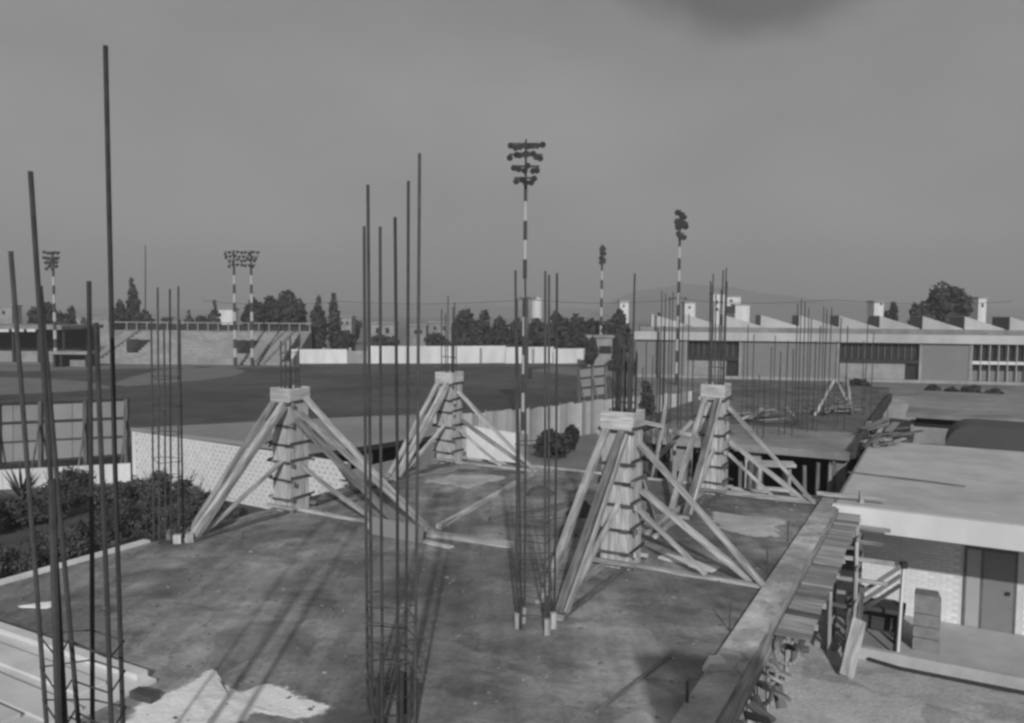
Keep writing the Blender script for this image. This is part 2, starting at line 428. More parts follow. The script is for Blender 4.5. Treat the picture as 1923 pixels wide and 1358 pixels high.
iz = GZ + 0.011
struct('infield_dirt', flat('i', [G(x, y, iz) for x, y in [(205, 722), (250, 707), (300, 695), (380, 689), (440, 691), (462, 697), (440, 706), (380, 714), (300, 721), (240, 726)]], iz, M_dirtf, 0.004), M_dirtf)
struct('warning_track', flat('i', [G(x, y, iz) for x, y in [(-300, 745), (-20, 742), (120, 736), (215, 728), (160, 716), (40, 709), (-300, 706)]], iz, M_dirtf, 0.004), M_dirtf)
struct('stand_apron', flat('i', [G(x, y, iz) for x, y in [(-300, 701), (100, 696), (230, 692), (560, 689), (560, 684.5), (120, 686.5), (-300, 690)]], iz, M_dirtf, 0.004), M_dirtf)
struct('side_path', flat('i', [G(x, y, iz) for x, y in [(1000, 697), (1085, 706), (1130, 700), (1125, 690), (1035, 688)]], iz, M_dirtf, 0.004), M_dirtf)
# light sandy yard at the right, dark soil bed at the left of the deck
yz = GZ + 0.005
struct('yard', flat('y', [W(-30, E_R + 4, yz), W(13, E_R + 4, yz), W(13, -30, yz), W(-30, -30, yz)], yz, M_yard, 0.004), M_yard)
struct('planting_bed', flat('y', [W(-22, E_L - 3, yz), W(4, E_L - 3, yz), G(660, 925, yz), G(255, 912, yz), G(-300, 950, yz), G(-900, 1100, yz)], yz, M_soil, 0.004), M_soil)

# hills, far away
def hill(name, pxs, D, depth):
    mb = MB(); nx = len(pxs); ny = 9
    idx = {}
    for i, (px, py) in enumerate(pxs):
        top = GD(px, py, D)
        for j in range(ny):
            t = j / (ny - 1) * 2 - 1
            hgt = (top.z - GZ) * max(0, 1 - t * t)
            n = mnoise.noise(Vector((i * 0.9, j * 0.8, D * 0.001))) * 0.12 * hgt
            idx[i, j] = len(mb.v); mb.v.append((top.x, D + t * depth, GZ - 1.0 + max(0, hgt + n * (1 - abs(t))) ))
    for i in range(nx - 1):
        for j in range(ny - 1):
            mb.f.append((idx[i, j], idx[i+1, j], idx[i+1, j+1], idx[i, j+1]))
    return struct(name, mb, M_hill, True)
hill('hill', [(1120, 586), (1160, 560), (1195, 546), (1240, 538), (1290, 533), (1335, 534), (1380, 541), (1430, 550), (1490, 557), (1550, 565), (1620, 570), (1700, 576), (1800, 586)], 1500, 300)
hill('far_hill', [(-200, 586), (0, 580), (200, 578), (420, 580), (640, 572), (760, 571), (900, 573), (1060, 577), (1200, 580), (1500, 575), (1700, 573), (1950, 577), (2150, 586)], 1850, 300)

# ================================================================== FOLIAGE
def leaf_cloud(lobes, n, size, seed, flatness=0.0, dens=0.72):
    """n leaf-sized quads spread over and inside a list of (centre, radii) lobes"""
    r = np.random.default_rng(seed)
    vol = np.array([l[1][0] * l[1][1] * l[1][2] for l in lobes]) ** 0.67
    pick = r.choice(len(lobes), n, p=vol / vol.sum())
    c = np.array([l[0] for l in lobes])[pick]; rad = np.array([l[1] for l in lobes])[pick]
    d = r.normal(size=(n, 3)); d /= np.linalg.norm(d, axis=1)[:, None]
    rr = r.uniform(dens ** 3, 1.06, n) ** (1 / 3)
    bumpy = 1 + 0.16 * np.sin(d[:, 0] * 7 + c[:, 0] * 3) * np.sin(d[:, 1] * 8 + c[:, 1]) + 0.1 * np.sin(d[:, 2] * 11 + c[:, 2])
    p = c + d * rad * (rr * bumpy)[:, None]
    nrm = d + r.normal(size=(n, 3)) * 0.8; nrm /= np.linalg.norm(nrm, axis=1)[:, None]
    u = np.cross(nrm, r.normal(size=(n, 3))); u /= np.linalg.norm(u, axis=1)[:, None]; v = np.cross(nrm, u)
    s = size * r.uniform(0.6, 1.4, n)[:, None]
    u *= s; v *= s * 0.6
    verts = np.stack([p - u, p - v * 0.9, p + u, p + v], 1).reshape(-1, 3)
    return verts
def leaf_obj(name, verts, m, parent):
    off = root_loc(parent); n = len(verts) // 4
    v = verts - np.array(off)
    me = bpy.data.meshes.new(name)
    me.vertices.add(n * 4); me.vertices.foreach_set('co', v.astype(np.float32).ravel())
    me.loops.add(n * 4); me.loops.foreach_set('vertex_index', np.arange(n * 4, dtype=np.int32))
    me.polygons.add(n); me.polygons.foreach_set('loop_start', np.arange(0, n * 4, 4, dtype=np.int32))
    me.polygons.foreach_set('loop_total', np.full(n, 4, dtype=np.int32))
    me.update(calc_edges=True); me.materials.append(m)
    o = bpy.data.objects.new(name, me); COL.objects.link(o); o.parent = parent
    return o
TS = [100]
def tree(name, label, px, topy, wpx, D, n=1500, lobes=6, crown=0.25, shape='round', cat='tree', group=None, leaf=0.42, depth=1.0):
    TS[0] += 1; r = np.random.default_rng(TS[0])
    top = GD(px, topy, D); x = XAT(px, D, GZ); H = top.z - GZ; w = wpx * D / FPX / 2
    t = thing(name, label, cat, (x, D, GZ), group)
    z0 = GZ + H * crown
    ch = H * (1 - crown) / 2; zc = z0 + ch
    L = []
    if shape == 'column':
        for k in range(lobes):
            f = k / (lobes - 1); s = math.sin(math.pi * (0.12 + 0.82 * f)) ** 0.7
            L.append(((x + r.uniform(-.12, .12) * w, D + r.uniform(-.1, .1) * w, z0 + H * (1 - crown) * (0.06 + 0.86 * f)), (w * s * 0.95, w * s, ch * 2 / lobes * 1.1)))
    else:
        L.append(((x, D, zc), (w * 0.62, w * 0.62, ch * 0.72)))
        for k in range(lobes):
            a = 2 * math.pi * k / lobes + r.uniform(-.4, .4); e = r.uniform(-0.5, 0.75)
            q = r.uniform(0.34, 0.5)
            L.append(((x + math.cos(a) * w * (1 - q) * math.cos(e * .8), D + depth * math.sin(a) * w * (1 - q) * math.cos(e * .8), zc + e * ch * (1 - q) * 1.25), (w * q, w * q, ch * q * r.uniform(.8, 1.1))))
        L.append(((x + r.uniform(-.25, .25) * w, D, zc + ch * 0.62), (w * 0.42, w * 0.42, ch * 0.40)))
    leaf_obj('crown', leaf_cloud(L, n, leaf, TS[0]), M_leaf, t)
    mb = MB(); tr = max(0.12, H * 0.02)
    mb.tube((x, D, GZ - 0.1), (x + r.uniform(-.2, .2), D, z0 + ch * 0.4), tr, 7, tr * 0.6)
    for k in range(min(5, lobes)):
        c = L[(k + 1) % len(L)][0]
        mb.tube((x, D, z0 - H * 0.02 + ch * 0.1), (c[0], c[1], c[2]), tr * 0.5, 5, tr * 0.15)
    mb.build('trunk', M_bark, t)
    return t
TG = 'trees beyond the sports field'
tree('poplar_tree', 'tall narrow dark poplar rising behind left end of the bleachers', 251, 529, 24, 150, 1300, 7, 0.12, 'column', group=TG)
tree('round_tree', 'round dark tree beside tall narrow poplar behind the bleachers', 226, 566, 34, 148, 1100, group=TG)
tree('round_tree', 'low wide dark tree right of the tall narrow poplar behind bleachers', 278, 584, 44, 150, 900, 5, group=TG)
tree('round_tree', 'dark tree behind the low covered grandstand at far left', 84, 570, 56, 140, 1500, group=TG)
tree('round_tree', 'small dark tree standing between covered grandstand and bleachers, nearest them', 118, 588, 34, 124, 1300, crown=0.1, group=TG)
tree('round_tree', 'small pale-edged bushy tree behind floodlight mast at far left', 134, 576, 26, 165, 600, 4, group=TG)
tree('pointed_tree', 'small pointed dark tree behind middle of the bleachers railing', 356, 592, 22, 150, 500, 5, 0.1, 'column', group=TG)
tree('pointed_tree', 'pointed dark tree just left of the twin floodlight masts', 404, 577, 26, 150, 700, 5, 0.1, 'column', group=TG)
tree('round_tree', 'low dark tree behind the bleachers between the two pointed trees', 380, 592, 26, 155, 500, 4, group=TG)
tree('broad_tree', 'left dark tree of dense clump right of the twin floodlight masts', 478, 562, 50, 140, 1800, 6, 0.08, group=TG)
tree('broad_tree', 'middle dark tree of dense clump behind right end of bleachers', 512, 556, 58, 143, 2000, 7, 0.08, group=TG)
tree('broad_tree', 'tallest dark tree of dense clump behind right end of bleachers', 545, 545, 64, 138, 2400, 8, 0.05, group=TG)
tree('pointed_tree', 'dark upright tree directly right of the bleachers end', 599, 569, 34, 130, 1300, 6, 0.08, 'column', group=TG)
tree('poplar_tree', 'thin leaning dark poplar between bleachers and field wall', 628, 557, 22, 132, 900, 7, 0.1, 'column', group=TG)
tree('round_tree', 'low round dark tree by left end of white field wall', 651, 621, 34, 128, 900, 5, 0.1, group=TG)
tree('round_tree', 'low dark tree spreading behind the white field wall, left of its middle', 720, 630, 60, 131, 1100, 6, 0.05, group=TG)
tree('round_tree', 'low flat dark tree behind white field wall between rebar bars and big grove', 825, 626, 60, 131, 1100, 6, 0.05, group=TG)
tree('round_tree', 'small pale tree beyond small houses at centre left', 668, 600, 26, 190, 500, 4, 0.1, group=TG)
grove = [(872, 583, 46), (905, 584, 44), (938, 596, 50), (975, 600, 46), (1010, 598, 44), (1045, 588, 50), (1082, 591, 48), (1110, 600, 40), (890, 606, 60), (1035, 610, 70)]
glab = ['leftmost tall dark tree of the grove behind white field wall', 'second tall dark tree from left in grove behind field wall',
        'lower dark tree in the grove just left of the tallest banded floodlight mast', 'dark tree behind the tallest banded floodlight mast',
        'dark tree in front of the white water tower', 'broad dark tree in grove right of the white water tower',
        'dark tree in right half of grove beyond scoreboard back', 'rightmost dark tree of the grove behind white field wall',
        'low front tree filling left foot of the grove along field wall', 'low front tree filling right foot of the grove along field wall']
for (px, ty, w), lb in zip(grove, glab):
    tree('grove_tree', lb, px, ty, w, 129 if ty > 603 else 134 + random.uniform(-3, 3), 1500, 6, 0.03, group='grove behind the field wall')
tree('round_tree', 'rounded dark tree left of the sawtooth factory roof', 1157, 584, 56, 122, 1700, 6, 0.08, group=TG)
tree('round_tree', 'small dark tree above left end of the factory roof', 1236, 590, 22, 128, 500, 4, 0.1, group=TG)
tree('broad_tree', 'large dark many-lobed tree rising behind the sawtooth factory roof', 1771, 530, 92, 128, 3200, 9, 0.2, group='trees behind the factory', leaf=0.4)
tree('broad_tree', 'shorter dark side tree hugging left flank of the large factory tree', 1728, 566, 46, 127, 1300, 6, 0.2, group='trees behind the factory')
tree('round_tree', 'small round dark tree behind factory beside small white block', 1671, 569, 30, 130, 800, 5, 0.15, group='trees behind the factory')

# ================================================================== FAR BUILDINGS
def far_block(name, label, x0, x1, y0, y1, D, m, depth=4, wins=(), base=None, cat='building', roofcap=True):
    p0 = GD(x0, y0, D); p1 = GD(x1, y0, D); zb = GZ if base is None else base
    t = thing(name, label, cat, ((p0.x + p1.x) / 2, D, GZ), 'white buildings on the skyline')
    mb = MB(); mb.obox((p0.x, D, zb), (p1.x - p0.x, 0, 0), (0, depth, 0), (0, 0, p0.z - zb)); mb.build('wall', m, t)
    if roofcap:
        mb = MB(); mb.obox((p0.x - 0.25, D - 0.25, p0.z + 0.003), (p1.x - p0.x + 0.5, 0, 0), (0, depth + 0.5, 0), (0, 0, 0.3)); mb.build('roof', M_conc, t)
    for (a, b, c, d) in wins:
        q0 = GD(a, d, D); q1 = GD(b, c, D)
        mb = MB(); mb.obox((q0.x, D - 0.06, q0.z), (q1.x - q0.x, 0, 0), (0, 0.05, 0), (0, 0, q1.z - q0.z)); mb.build('window', M_glass, t)
    return t
def water_tower(px0, px1, y0, y1, D):
    p0 = GD(px0, y0, D); p1 = GD(px1, y0, D); cx = (p0.x + p1.x) / 2; w = p1.x - p0.x; zb = GD(px0, y1, D).z
    t = thing('water_tower', 'white water tower rising above dark grove near tallest mast', 'tower', (cx, D, GZ), 'white buildings on the skyline')
    mb = MB(); mb.tube((cx, D, zb), (cx, D, p0.z), w / 2, 16); mb.build('tank', M_white, t)
    mb = MB(); mb.tube((cx, D, p0.z + 0.004), (cx, D, p0.z + 0.8), w / 2 + 0.2, 16, w * 0.15); mb.build('cap', M_white, t)
    for sx in (-1, 1):
        for sy in (-1, 1):
            mb = MB(); mb.beam((cx + sx * w * .3, D + sy * w * .3, GZ), (cx + sx * w * .3, D + sy * w * .3, zb - 0.004), 0.35, 0.35); mb.build('leg', M_conc, t)
water_tower(998, 1018, 563, 598, 260)
far_block('distant_house', 'small white block above dark grove just right of rounded tree', 1164, 1181, 566, 590, 230, M_white, wins=[(1170, 1173, 572, 577)])
far_block('distant_house', 'white block on skyline left of clustered tall rebar', 1286, 1306, 569, 590, 220, M_white, wins=[(1293, 1297, 575, 580)])
far_block('distant_house', 'tall white building directly behind clustered tall rebar', 1340, 1364, 552, 596, 210, M_white, wins=[(1345, 1349, 565, 571), (1353, 1357, 565, 571), (1345, 1349, 578, 584)])
far_block('distant_house', 'white stepped building right of the clustered tall rebar, upper block', 1364, 1391, 557, 596, 216, M_white, wins=[(1370, 1376, 563, 567)])
far_block('distant_house', 'low white wing stepping down right of the white stepped building', 1381, 1408, 573, 597, 208, M_white, wins=[(1364, 1381, 575, 588)])
far_block('distant_house', 'small white block left of small round tree behind factory', 1642, 1660, 567, 590, 200, M_white, wins=[(1653, 1657, 569, 573)])
far_block('distant_house', 'small white tower block with one window at far right skyline', 1838, 1853, 560, 590, 200, M_white, wins=[(1843, 1847, 570, 577)])
far_block('distant_house', 'pale low house with tiny window at far left skyline', -20, 22, 575, 610, 200, M_conc, wins=[(4, 9, 584, 590)])
far_block('distant_house', 'white house beside twin floodlight masts behind pointed tree', 411, 437, 581, 600, 190, M_white)
far_block('distant_house', 'long pale low building on skyline left of the bleachers railing', 120, 210, 598, 612, 170, M_conc, depth=6)
far_block('distant_house', 'long pale low building behind bleachers under the tall narrow poplar', 212, 302, 598, 612, 172, M_conc2, depth=6)
far_block('distant_house', 'pale two storey house with dark windows left of centre rebar', 632, 660, 596, 640, 180, M_conc, wins=[(640, 644, 604, 610), (650, 654, 604, 610)])
far_block('distant_house', 'grey house with white upper wall behind tallest centre rebar bars', 697, 742, 608, 640, 165, M_conc, wins=[(706, 712, 616, 626), (724, 731, 616, 626)])
far_block('distant_house', 'small pale house right of centre rebar, behind low flat tree', 770, 800, 612, 640, 160, M_conc2, wins=[(778, 783, 620, 627), (789, 793, 620, 627)])
far_block('distant_house', 'small grey house behind white wall left of big grove', 806, 848, 606, 640, 175, M_conc2, wins=[(814, 819, 613, 620), (832, 838, 613, 620)])
far_block('low_shed', 'low grey shed left of factory beside the scoreboard back', 1105, 1150, 634, 690, 112, M_conc, wins=[(1125, 1148, 650, 664), (1112, 1118, 646, 660)])

# ================================================================== FIELD WALL, BLEACHERS
def wall_run(pa, pb, z0, z1, th, name, m, t):
    d = (pb - pa); d.z = 0; n = Vector((-d.y, d.x, 0)).normalized() * th
    mb = MB(); mb.obox((pa.x, pa.y, z0), d, n, (0, 0, z1 - z0)); return mb.build(name, m, t)
t = thing('field_wall', 'long white wall along far side of the playing field', 'wall', G(840, 681, GZ))
segs = [(546, 652), (652, 690), (690, 760), (760, 850), (850, 950), (950, 1040), (1040, 1112)]
for k, (a, b) in enumerate(segs):
    pa, pb = G(a, 682.5 + 0.2, GZ), G(b, 682.5 - (1 if b > 900 else 0), GZ)
    ty = [656, 659, 650, 650, 650, 652, 655][k]
    wall_run(pa, pb - (pb - pa) * 0.004, GZ, GD(a, ty, pa.y).z, 0.3, 'wall_panel', M_white if k not in (1,) else M_conc, t)
for k in range(12):
    a = 560 + k * 49; p = G(a, 682.0, GZ); mb = MB(); mb.obox((p.x - .2, p.y - 0.25, GZ), (.4, 0, 0), (0, .2, 0), (0, 0, 2.35)); mb.build('pier', M_conc, t)

# bleachers
SD = 115.0
def sx(px): return XAT(px, SD, GZ)
xl, xr = sx(166), sx(546)
NT, RISE, RUN = 12, 0.36, 0.95
st = thing('bleachers', 'long pale open concrete bleachers with railing along the top', 'bleachers', ((xl + xr) / 2, SD, GZ))
gates = [(sx(215), sx(238)), (sx(429), sx(455))]
aisles = [sx(472), sx(492)]
def tier_seg(x0, x1, k, mb):
    mb.obox((x0, SD + k * RUN, GZ), (x1 - x0, 0, 0), (0, RUN * 0.985, 0), (0, 0, (k + 1) * RISE + 0.02))
for k in range(NT):
    mb = MB()
    cuts = [xl]
    if 4 <= k <= 7:
        for g0, g1 in gates: cuts += [g0, g1]
    cuts.append(xr - 1.6)
    for a, b in zip(cuts[0::2], cuts[1::2]): tier_seg(a, b, k, mb)
    o = mb.build('tier', M_conc, st)
for g0, g1 in gates:
    mb = MB(); mb.obox((g0 + 0.02, SD + 8 * RUN - 0.3, GZ), (g1 - g0 - 0.04, 0, 0), (0, 0.25, 0), (0, 0, 9 * RISE)); mb.build('gate', M_void, st)  # black panel stands in for the shade in each stand opening
    mb = MB(); mb.obox((g0 - 0.12, SD + 3.9 * RUN, GZ + 5 * RISE), (0.1, 0, 0), (0, 4 * RUN, 0), (0, 0, 1.6)); mb.build('parapet', M_conc, st)
for ax in aisles + [sx(166) + 0.6]:
    mb = MB()
    for k in range(NT * 2):
        mb.obox((ax + k * 0.055, SD + k * RUN / 2 - 0.3, GZ), (0.5, 0, 0), (0, RUN / 2, 0), (0, 0, (k + 1) * RISE / 2 + 0.35))
    mb.build('stair', M_conc2, st)
yb = SD + NT * RUN
zt = GZ + NT * RISE
mb = MB(); mb.obox((xl - 2.6, yb + 0.02, GZ), (xr - xl + 2.6, 0, 0), (0, 0.5, 0), (0, 0, zt + 0.3 - GZ)); mb.build('back_wall', M_conc2, st)
mb = MB(); mb.obox((xl, yb + 0.6, zt - 0.5), (xr - xl, 0, 0), (0, 0.15, 0), (0, 0, 1.75)); mb.build('back_screen', M_dark, st)
mb = MB(); mb.obox((xr - 1.55, SD + 0.3, GZ), (1.5, 0, 0), (0, NT * RUN, 0), (0, 0, 0.4)); mb.build('end_ramp', M_conc2, st)
mb = MB()
mb.extr([Vector((xr - 0.04, SD, GZ)), Vector((xr - 0.04, yb, GZ)), Vector((xr - 0.04, yb, zt + 0.4)), Vector((xr - 0.04, SD, GZ + 0.6))], (0.25, 0, 0)); mb.build('end_wall', M_conc2, st)
for k in range(19):
    x = xl + (xr - xl - 0.2) * k / 18
    mb = MB(); mb.obox((x, yb + 0.1, zt + 0.3), (0.16, 0, 0), (0, 0.16, 0), (0, 0, 1.15)); mb.build('railing_post', M_conc, st)
mb = MB(); mb.obox((xl - 2.6, yb + 0.08, zt + 1.453), (xr - xl + 2.8, 0, 0), (0, 0.2, 0), (0, 0, 0.16)); mb.build('top_rail', M_conc, st)
# dugout
dx0, dx1 = XAT(100, 108, GZ), XAT(164, 108, GZ)
dg = thing('dugout', 'small low open-fronted dugout shelter before left end of bleachers', 'dugout', (dx0, 108, GZ))
mb = MB(); mb.obox((dx0 - .2, 107.6, GZ + 1.75), (dx1 - dx0 + .4, 0, 0), (0, 3.2, 0), (0, 0, 0.35)); mb.build('roof', M_conc, dg)
mb = MB(); mb.obox((dx0, 110.3, GZ), (dx1 - dx0, 0, 0), (0, .2, 0), (0, 0, 1.745)); mb.build('back_wall', M_dark, dg)
for x in (dx0, dx0 + 0.9, dx1 - .3):
    mb = MB(); mb.obox((x, 108, GZ), (.3, 0, 0), (0, 2.2, 0), (0, 0, 1.745)); mb.build('pier', M_dark, dg)
mb = MB(); mb.obox((dx0 + 1.6, 109.2, GZ), (dx1 - dx0 - 2.4, 0, 0), (0, .4, 0), (0, 0, .9)); mb.build('bench', M_conc, dg)
# covered grandstand, far left
gx0, gx1 = XAT(-160, 118, GZ), XAT(128, 118, GZ)
gs = thing('covered_grandstand', 'low covered grandstand with dark shaded seating at far left of field', 'grandstand', (gx0, 118, GZ))
zr = GD(60, 612, 118).z
mb = MB(); mb.obox((gx0, 116.5, zr - 0.5), (gx1 - gx0, 0, 0), (0, 12, 0), (0, 0, 0.6)); mb.build('roof', M_conc2, gs)
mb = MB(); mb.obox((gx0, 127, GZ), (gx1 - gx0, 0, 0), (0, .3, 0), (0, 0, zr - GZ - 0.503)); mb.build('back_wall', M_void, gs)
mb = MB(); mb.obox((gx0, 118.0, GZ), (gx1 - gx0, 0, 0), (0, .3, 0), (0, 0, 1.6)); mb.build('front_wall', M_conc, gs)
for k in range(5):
    mb = MB(); mb.obox((gx0, 118.4 + k * 1.6, GZ), (gx1 - gx0, 0, 0), (0, 1.58, 0), (0, 0, 1.1 + k * .35)); mb.build('tier', M_void, gs)  # tiers coloured near-black in place of shade under the roof
for k in range(7):
    x = gx0 + (gx1 - gx0 - .3) * k / 6
    mb = MB(); mb.obox((x, 117.2, GZ), (.3, 0, 0), (0, .3, 0), (0, 0, zr - GZ - .503)); mb.build('post', M_dark, gs)
for k, (a, b) in enumerate([(-60, 16), (22, 44), (50, 66)]):
    x0, x1 = XAT(a, 116.3, 2), XAT(b, 116.3, 2); zz = GD(a, 623, 116.3).z
    mb = MB(); mb.obox((x0, 116.3, zz), (x1 - x0, 0, 0), (0, .1, 0), (0, 0, .4)); mb.build('fascia_board', M_white, gs)

mb = MB(); p = G(995, 711, GZ); mb.tube((p.x, p.y, GZ), (p.x, p.y, GZ + 1.1), .28, 8, .2); mb.tube((p.x, p.y, GZ + 1.104), (p.x, p.y, GZ + 1.35), .22, 8, .12)
tag(mb.build('field_marker', M_dark), 'short dark marker post standing alone on outfield grass', 'post')

# ================================================================== FLOODLIGHT MASTS
def mast(label, px, topy, D, rows, lampw, bands, lean=0.0, group='floodlight masts round the field', polew=0.22, face=0.0, twin=None):
    top = GD(px, topy, D); x = XAT(px, D, GZ)
    t = thing('floodlight_mast', label, 'floodlight', (x, D, GZ), group)
    xs = [x] if twin is None else [x, XAT(twin, D, GZ)]
    H = top.z - GZ
    ph = GD(px, rows[-1][0], D).z - 0.2
    for xx in xs:
        nb = bands
        for k in range(nb):
            z0 = GZ + (ph - GZ) * k / nb; z1 = GZ + (ph - GZ) * (k + 1) / nb
            r0 = polew * (1.35 - 0.5 * k / nb); r1 = polew * (1.35 - 0.5 * (k + 1) / nb)
            mb = MB(); mb.tube((xx, D, z0), (xx, D, z1), r0, 8, r1)
            mb.build('pole_section', M_banddk if (nb - k) % 2 == 1 else M_bandlt, t)
        mb = MB(); mb.tube((xx, D, ph + .003), (xx, D, top.z), polew * .55, 6); mb.build('head_post', M_bar, t)
    cs, sn = math.cos(face), math.sin(face)
    xm = sum(xs) / len(xs)
    for (ry, hw, n) in rows:
        z = GD(px, ry, D).z; half = hw * D / FPX
        d = Vector((cs, sn, 0)) * half
        mb = MB(); mb.beam(Vector((xm, D - .12, z)) - d, Vector((xm, D - .12, z)) + d, .1, .1); mb.build('crossarm', M_bar, t)
        for k in range(n):
            c = Vector((xm, D - .12, z)) + d * (2 * (k + .5) / n - 1) + Vector((random.uniform(-.1, .1) * lampw, 0, random.uniform(-.5, .5) * lampw))
            f = Vector((-sn * .0 + random.uniform(-.2, .2), -1, -0.55)).normalized()
            mb = MB(); mb.tube(c + f * .1, c + f * (.1 + lampw * .9), lampw * .32, 7, lampw * .62); mb.build('lamp', M_bar, t)
    return t
mast('tallest floodlight mast with banded pole and four rows of lamps, nearest the deck', 983, 262, 46, [(271, 32, 8), (291, 31, 8), (313, 25, 6), (335, 21, 5)], 0.31, 14, polew=.115)
mast('floodlight mast with banded pole left of factory, lamps seen edge-on', 1271, 394, 88, [(400, 11, 4), (412, 12, 4), (424, 12, 4), (438, 10, 3)], .55, 13, face=0.5, polew=.17)
mast('slim floodlight mast between grove and factory, small lamp cluster edge-on', 1128, 459, 128, [(463, 6, 3), (472, 6, 3), (482, 7, 3), (489, 5, 2)], .6, 11, face=.7, polew=.2)
mast('twin-poled floodlight mast standing before right end of the bleachers', 442, 470, 112, [(473, 34, 9), (481, 32, 8), (488, 27, 7), (497, 26, 7)], .36, 11, polew=.2, twin=474)
mast('single floodlight mast standing beside dugout at far left', 105, 473, 111, [(474, 16, 5), (483, 15, 5), (491, 13, 4), (500, 11, 4)], .42, 11, polew=.19)

def simple_pole(name, label, px, topy, D, r, cat='pole', arm=None, m=M_bar):
    top = GD(px, topy, D); x = XAT(px, D, GZ)
    t = thing(name, label, cat, (x, D, GZ))
    mb = MB(); mb.tube((x, D, GZ), top, r, 7, r * .6); mb.build('pole', m, t)
    if arm:
        for (ay, hw) in arm:
            c = GD(px, ay, D); h = hw * D / FPX
            mb = MB(); mb.beam(c + Vector((-h, -.15, 0)), c + Vector((h, -.15, 0)), .12, .14); mb.build('crossarm', m, t)
            for k in range(4):
                q = c + Vector((-h + 2 * h * (k + .5) / 4, -.15, .08)); mb = MB(); mb.tube(q, q + Vector((0, 0, .25)), .08, 6); mb.build('insulator', m, t)
    return t
simple_pole('radio_mast', 'thin bare mast rising alone above bleachers beside tall narrow poplar', 273, 460, 150, .16, 'mast')
simple_pole('utility_pole', 'utility pole with crossarm in front of the white water tower', 991, 556, 120, .14, arm=[(561, 17)])
simple_pole('utility_pole', 'utility pole with long crossarm behind banded mast near factory', 1272, 555, 118, .14, arm=[(561, 19)])
def wire(label, pts, D, sag, r=.035):
    mb = MB()
    for (x0, y0), (x1, y1) in zip(pts[:-1], pts[1:]):
        a, b = GD(x0, y0, D), GD(x1, y1, D); last = a
        for k in range(1, 13):
            f = k / 12; q = a.lerp(b, f) - UZ * (sag * 4 * f * (1 - f)); mb.tube(last, q, r, 4); last = q
    return tag(mb.build('overhead_wire', M_bar), label, 'wire', 'overhead wires')
wire('long overhead wire running left from pole by water tower', [(380, 565), (640, 566), (985, 563)], 120, .5)
wire('overhead wire spanning between the two utility poles', [(997, 563), (1262, 563)], 119, .5)
wire('overhead wire running right above the sawtooth factory roof', [(1284, 563), (1560, 563), (1900, 566)], 118, .5)

# ================================================================== FACTORY
F0 = GD(1195, 600, 99.0); F0.z = 0
F1 = GD(1923, 600, 91.0); F1.z = 0
FU = (F1 - F0).normalized(); FN = Vector((FU.y, -FU.x, 0))        # FN towards the camera
def fu(px):
    """distance along the facade of photo column px"""
    d = ray(px, 640); d = Vector((d.x, d.y))
    # solve F0 + u FU = s d
    det = FU.x * (-d.y) - (-d.x) * FU.y
    return (-F0.x * -d.y + F0.y * -d.x) / det
fac = thing('factory', 'long low factory with sawtooth roof and white fascia', 'factory', F0 + FU * 25 + UZ * GZ)
def fb(name, u0, u1, n0, n1, z0, z1, m, par=fac):
    mb = MB(); mb.obox(F0 + FU * u0 + FN * n1 + UZ * z0, FU * (u1 - u0), FN * (n0 - n1), (0, 0, z1 - z0)); return mb.build(name, m, par)
UEND = fu(2020)
ZE0, ZE1 = 1.25, 2.25
u0 = 0.0
fb('fascia', -0.2, UEND, -0.6, 0.45, ZE0, ZE1, M_fwhite)
fb('plinth', -0.05, UEND, 0.02, 0.30, GZ, GZ + 0.35, M_conc)
fb('roof_wall', 0.4, UEND, -1.6, -1.2, ZE1 - .8, 2.85, M_conc2)
fb('rear_wall', 0, UEND, -24, -23.6, GZ, 2.8, M_facw)
fb('side_wall', 0, .3, -23.5, -.7, GZ, 2.8, M_facw)
walls = [(1195, 1288), (1392, 1574), (1731, 1823)]
for a, b in walls:
    fb('wall_panel', fu(a), fu(b), -.35, 0.0, GZ + .003, ZE0 - .004, M_facw)
for px in (1288.5, 1390.5, 1574.5, 1729.5, 1823.5):
    fb('pilaster', fu(px) - .14, fu(px) + .14, -.3, .12, GZ + .355, ZE0 - .004, M_conc)
def bay(a, b, lower, mul, style):
    ua, ub = fu(a), fu(b)
    zs = -.75
    w = fb('window', ua + .05, ub - .05, -.62, -.55, zs + .02, ZE0 - .004, M_glass)
    n = mul
    for k in range(n + 1):
        u = ua + .1 + (ub - ua - .2) * k / n
        fb('mullion', u - .04, u + .04, -.5, -.36 if style == 0 else .2, (zs + .02) if style == 0 else GZ + .36, ZE0 - .006, M_steel if style == 0 else M_bandlt, w)
    if style == 0:
        fb('sill_band', ua + .02, ub - .02, -.62, -.1, zs - .45, zs, M_dark)
        fb('lower_panel', ua + .02, ub - 1.55, -.6, -.2, GZ + .355, zs - .46, M_conc)
        fb('doorway', ub - 1.5, ub - .03, -.62, -.5, GZ + .355, zs - .46, M_void)
    else:
        fb('mid_rail', ua + .02, ub - .02, -.62, .1, zs - .35, zs, M_white)
        fb('lower_window', ua + .05, ub - .05, -.62, -.5, zs - 1.1, zs - .36, M_glass)
        fb('lower_panel', ua + .02, ub - .02, -.6, -.3, GZ + .355, zs - 1.11, M_facw)
bay(1289, 1390, True, 9, 0)
bay(1575, 1729, True, 12, 0)
bay(1824, 2015, True, 11, 1)
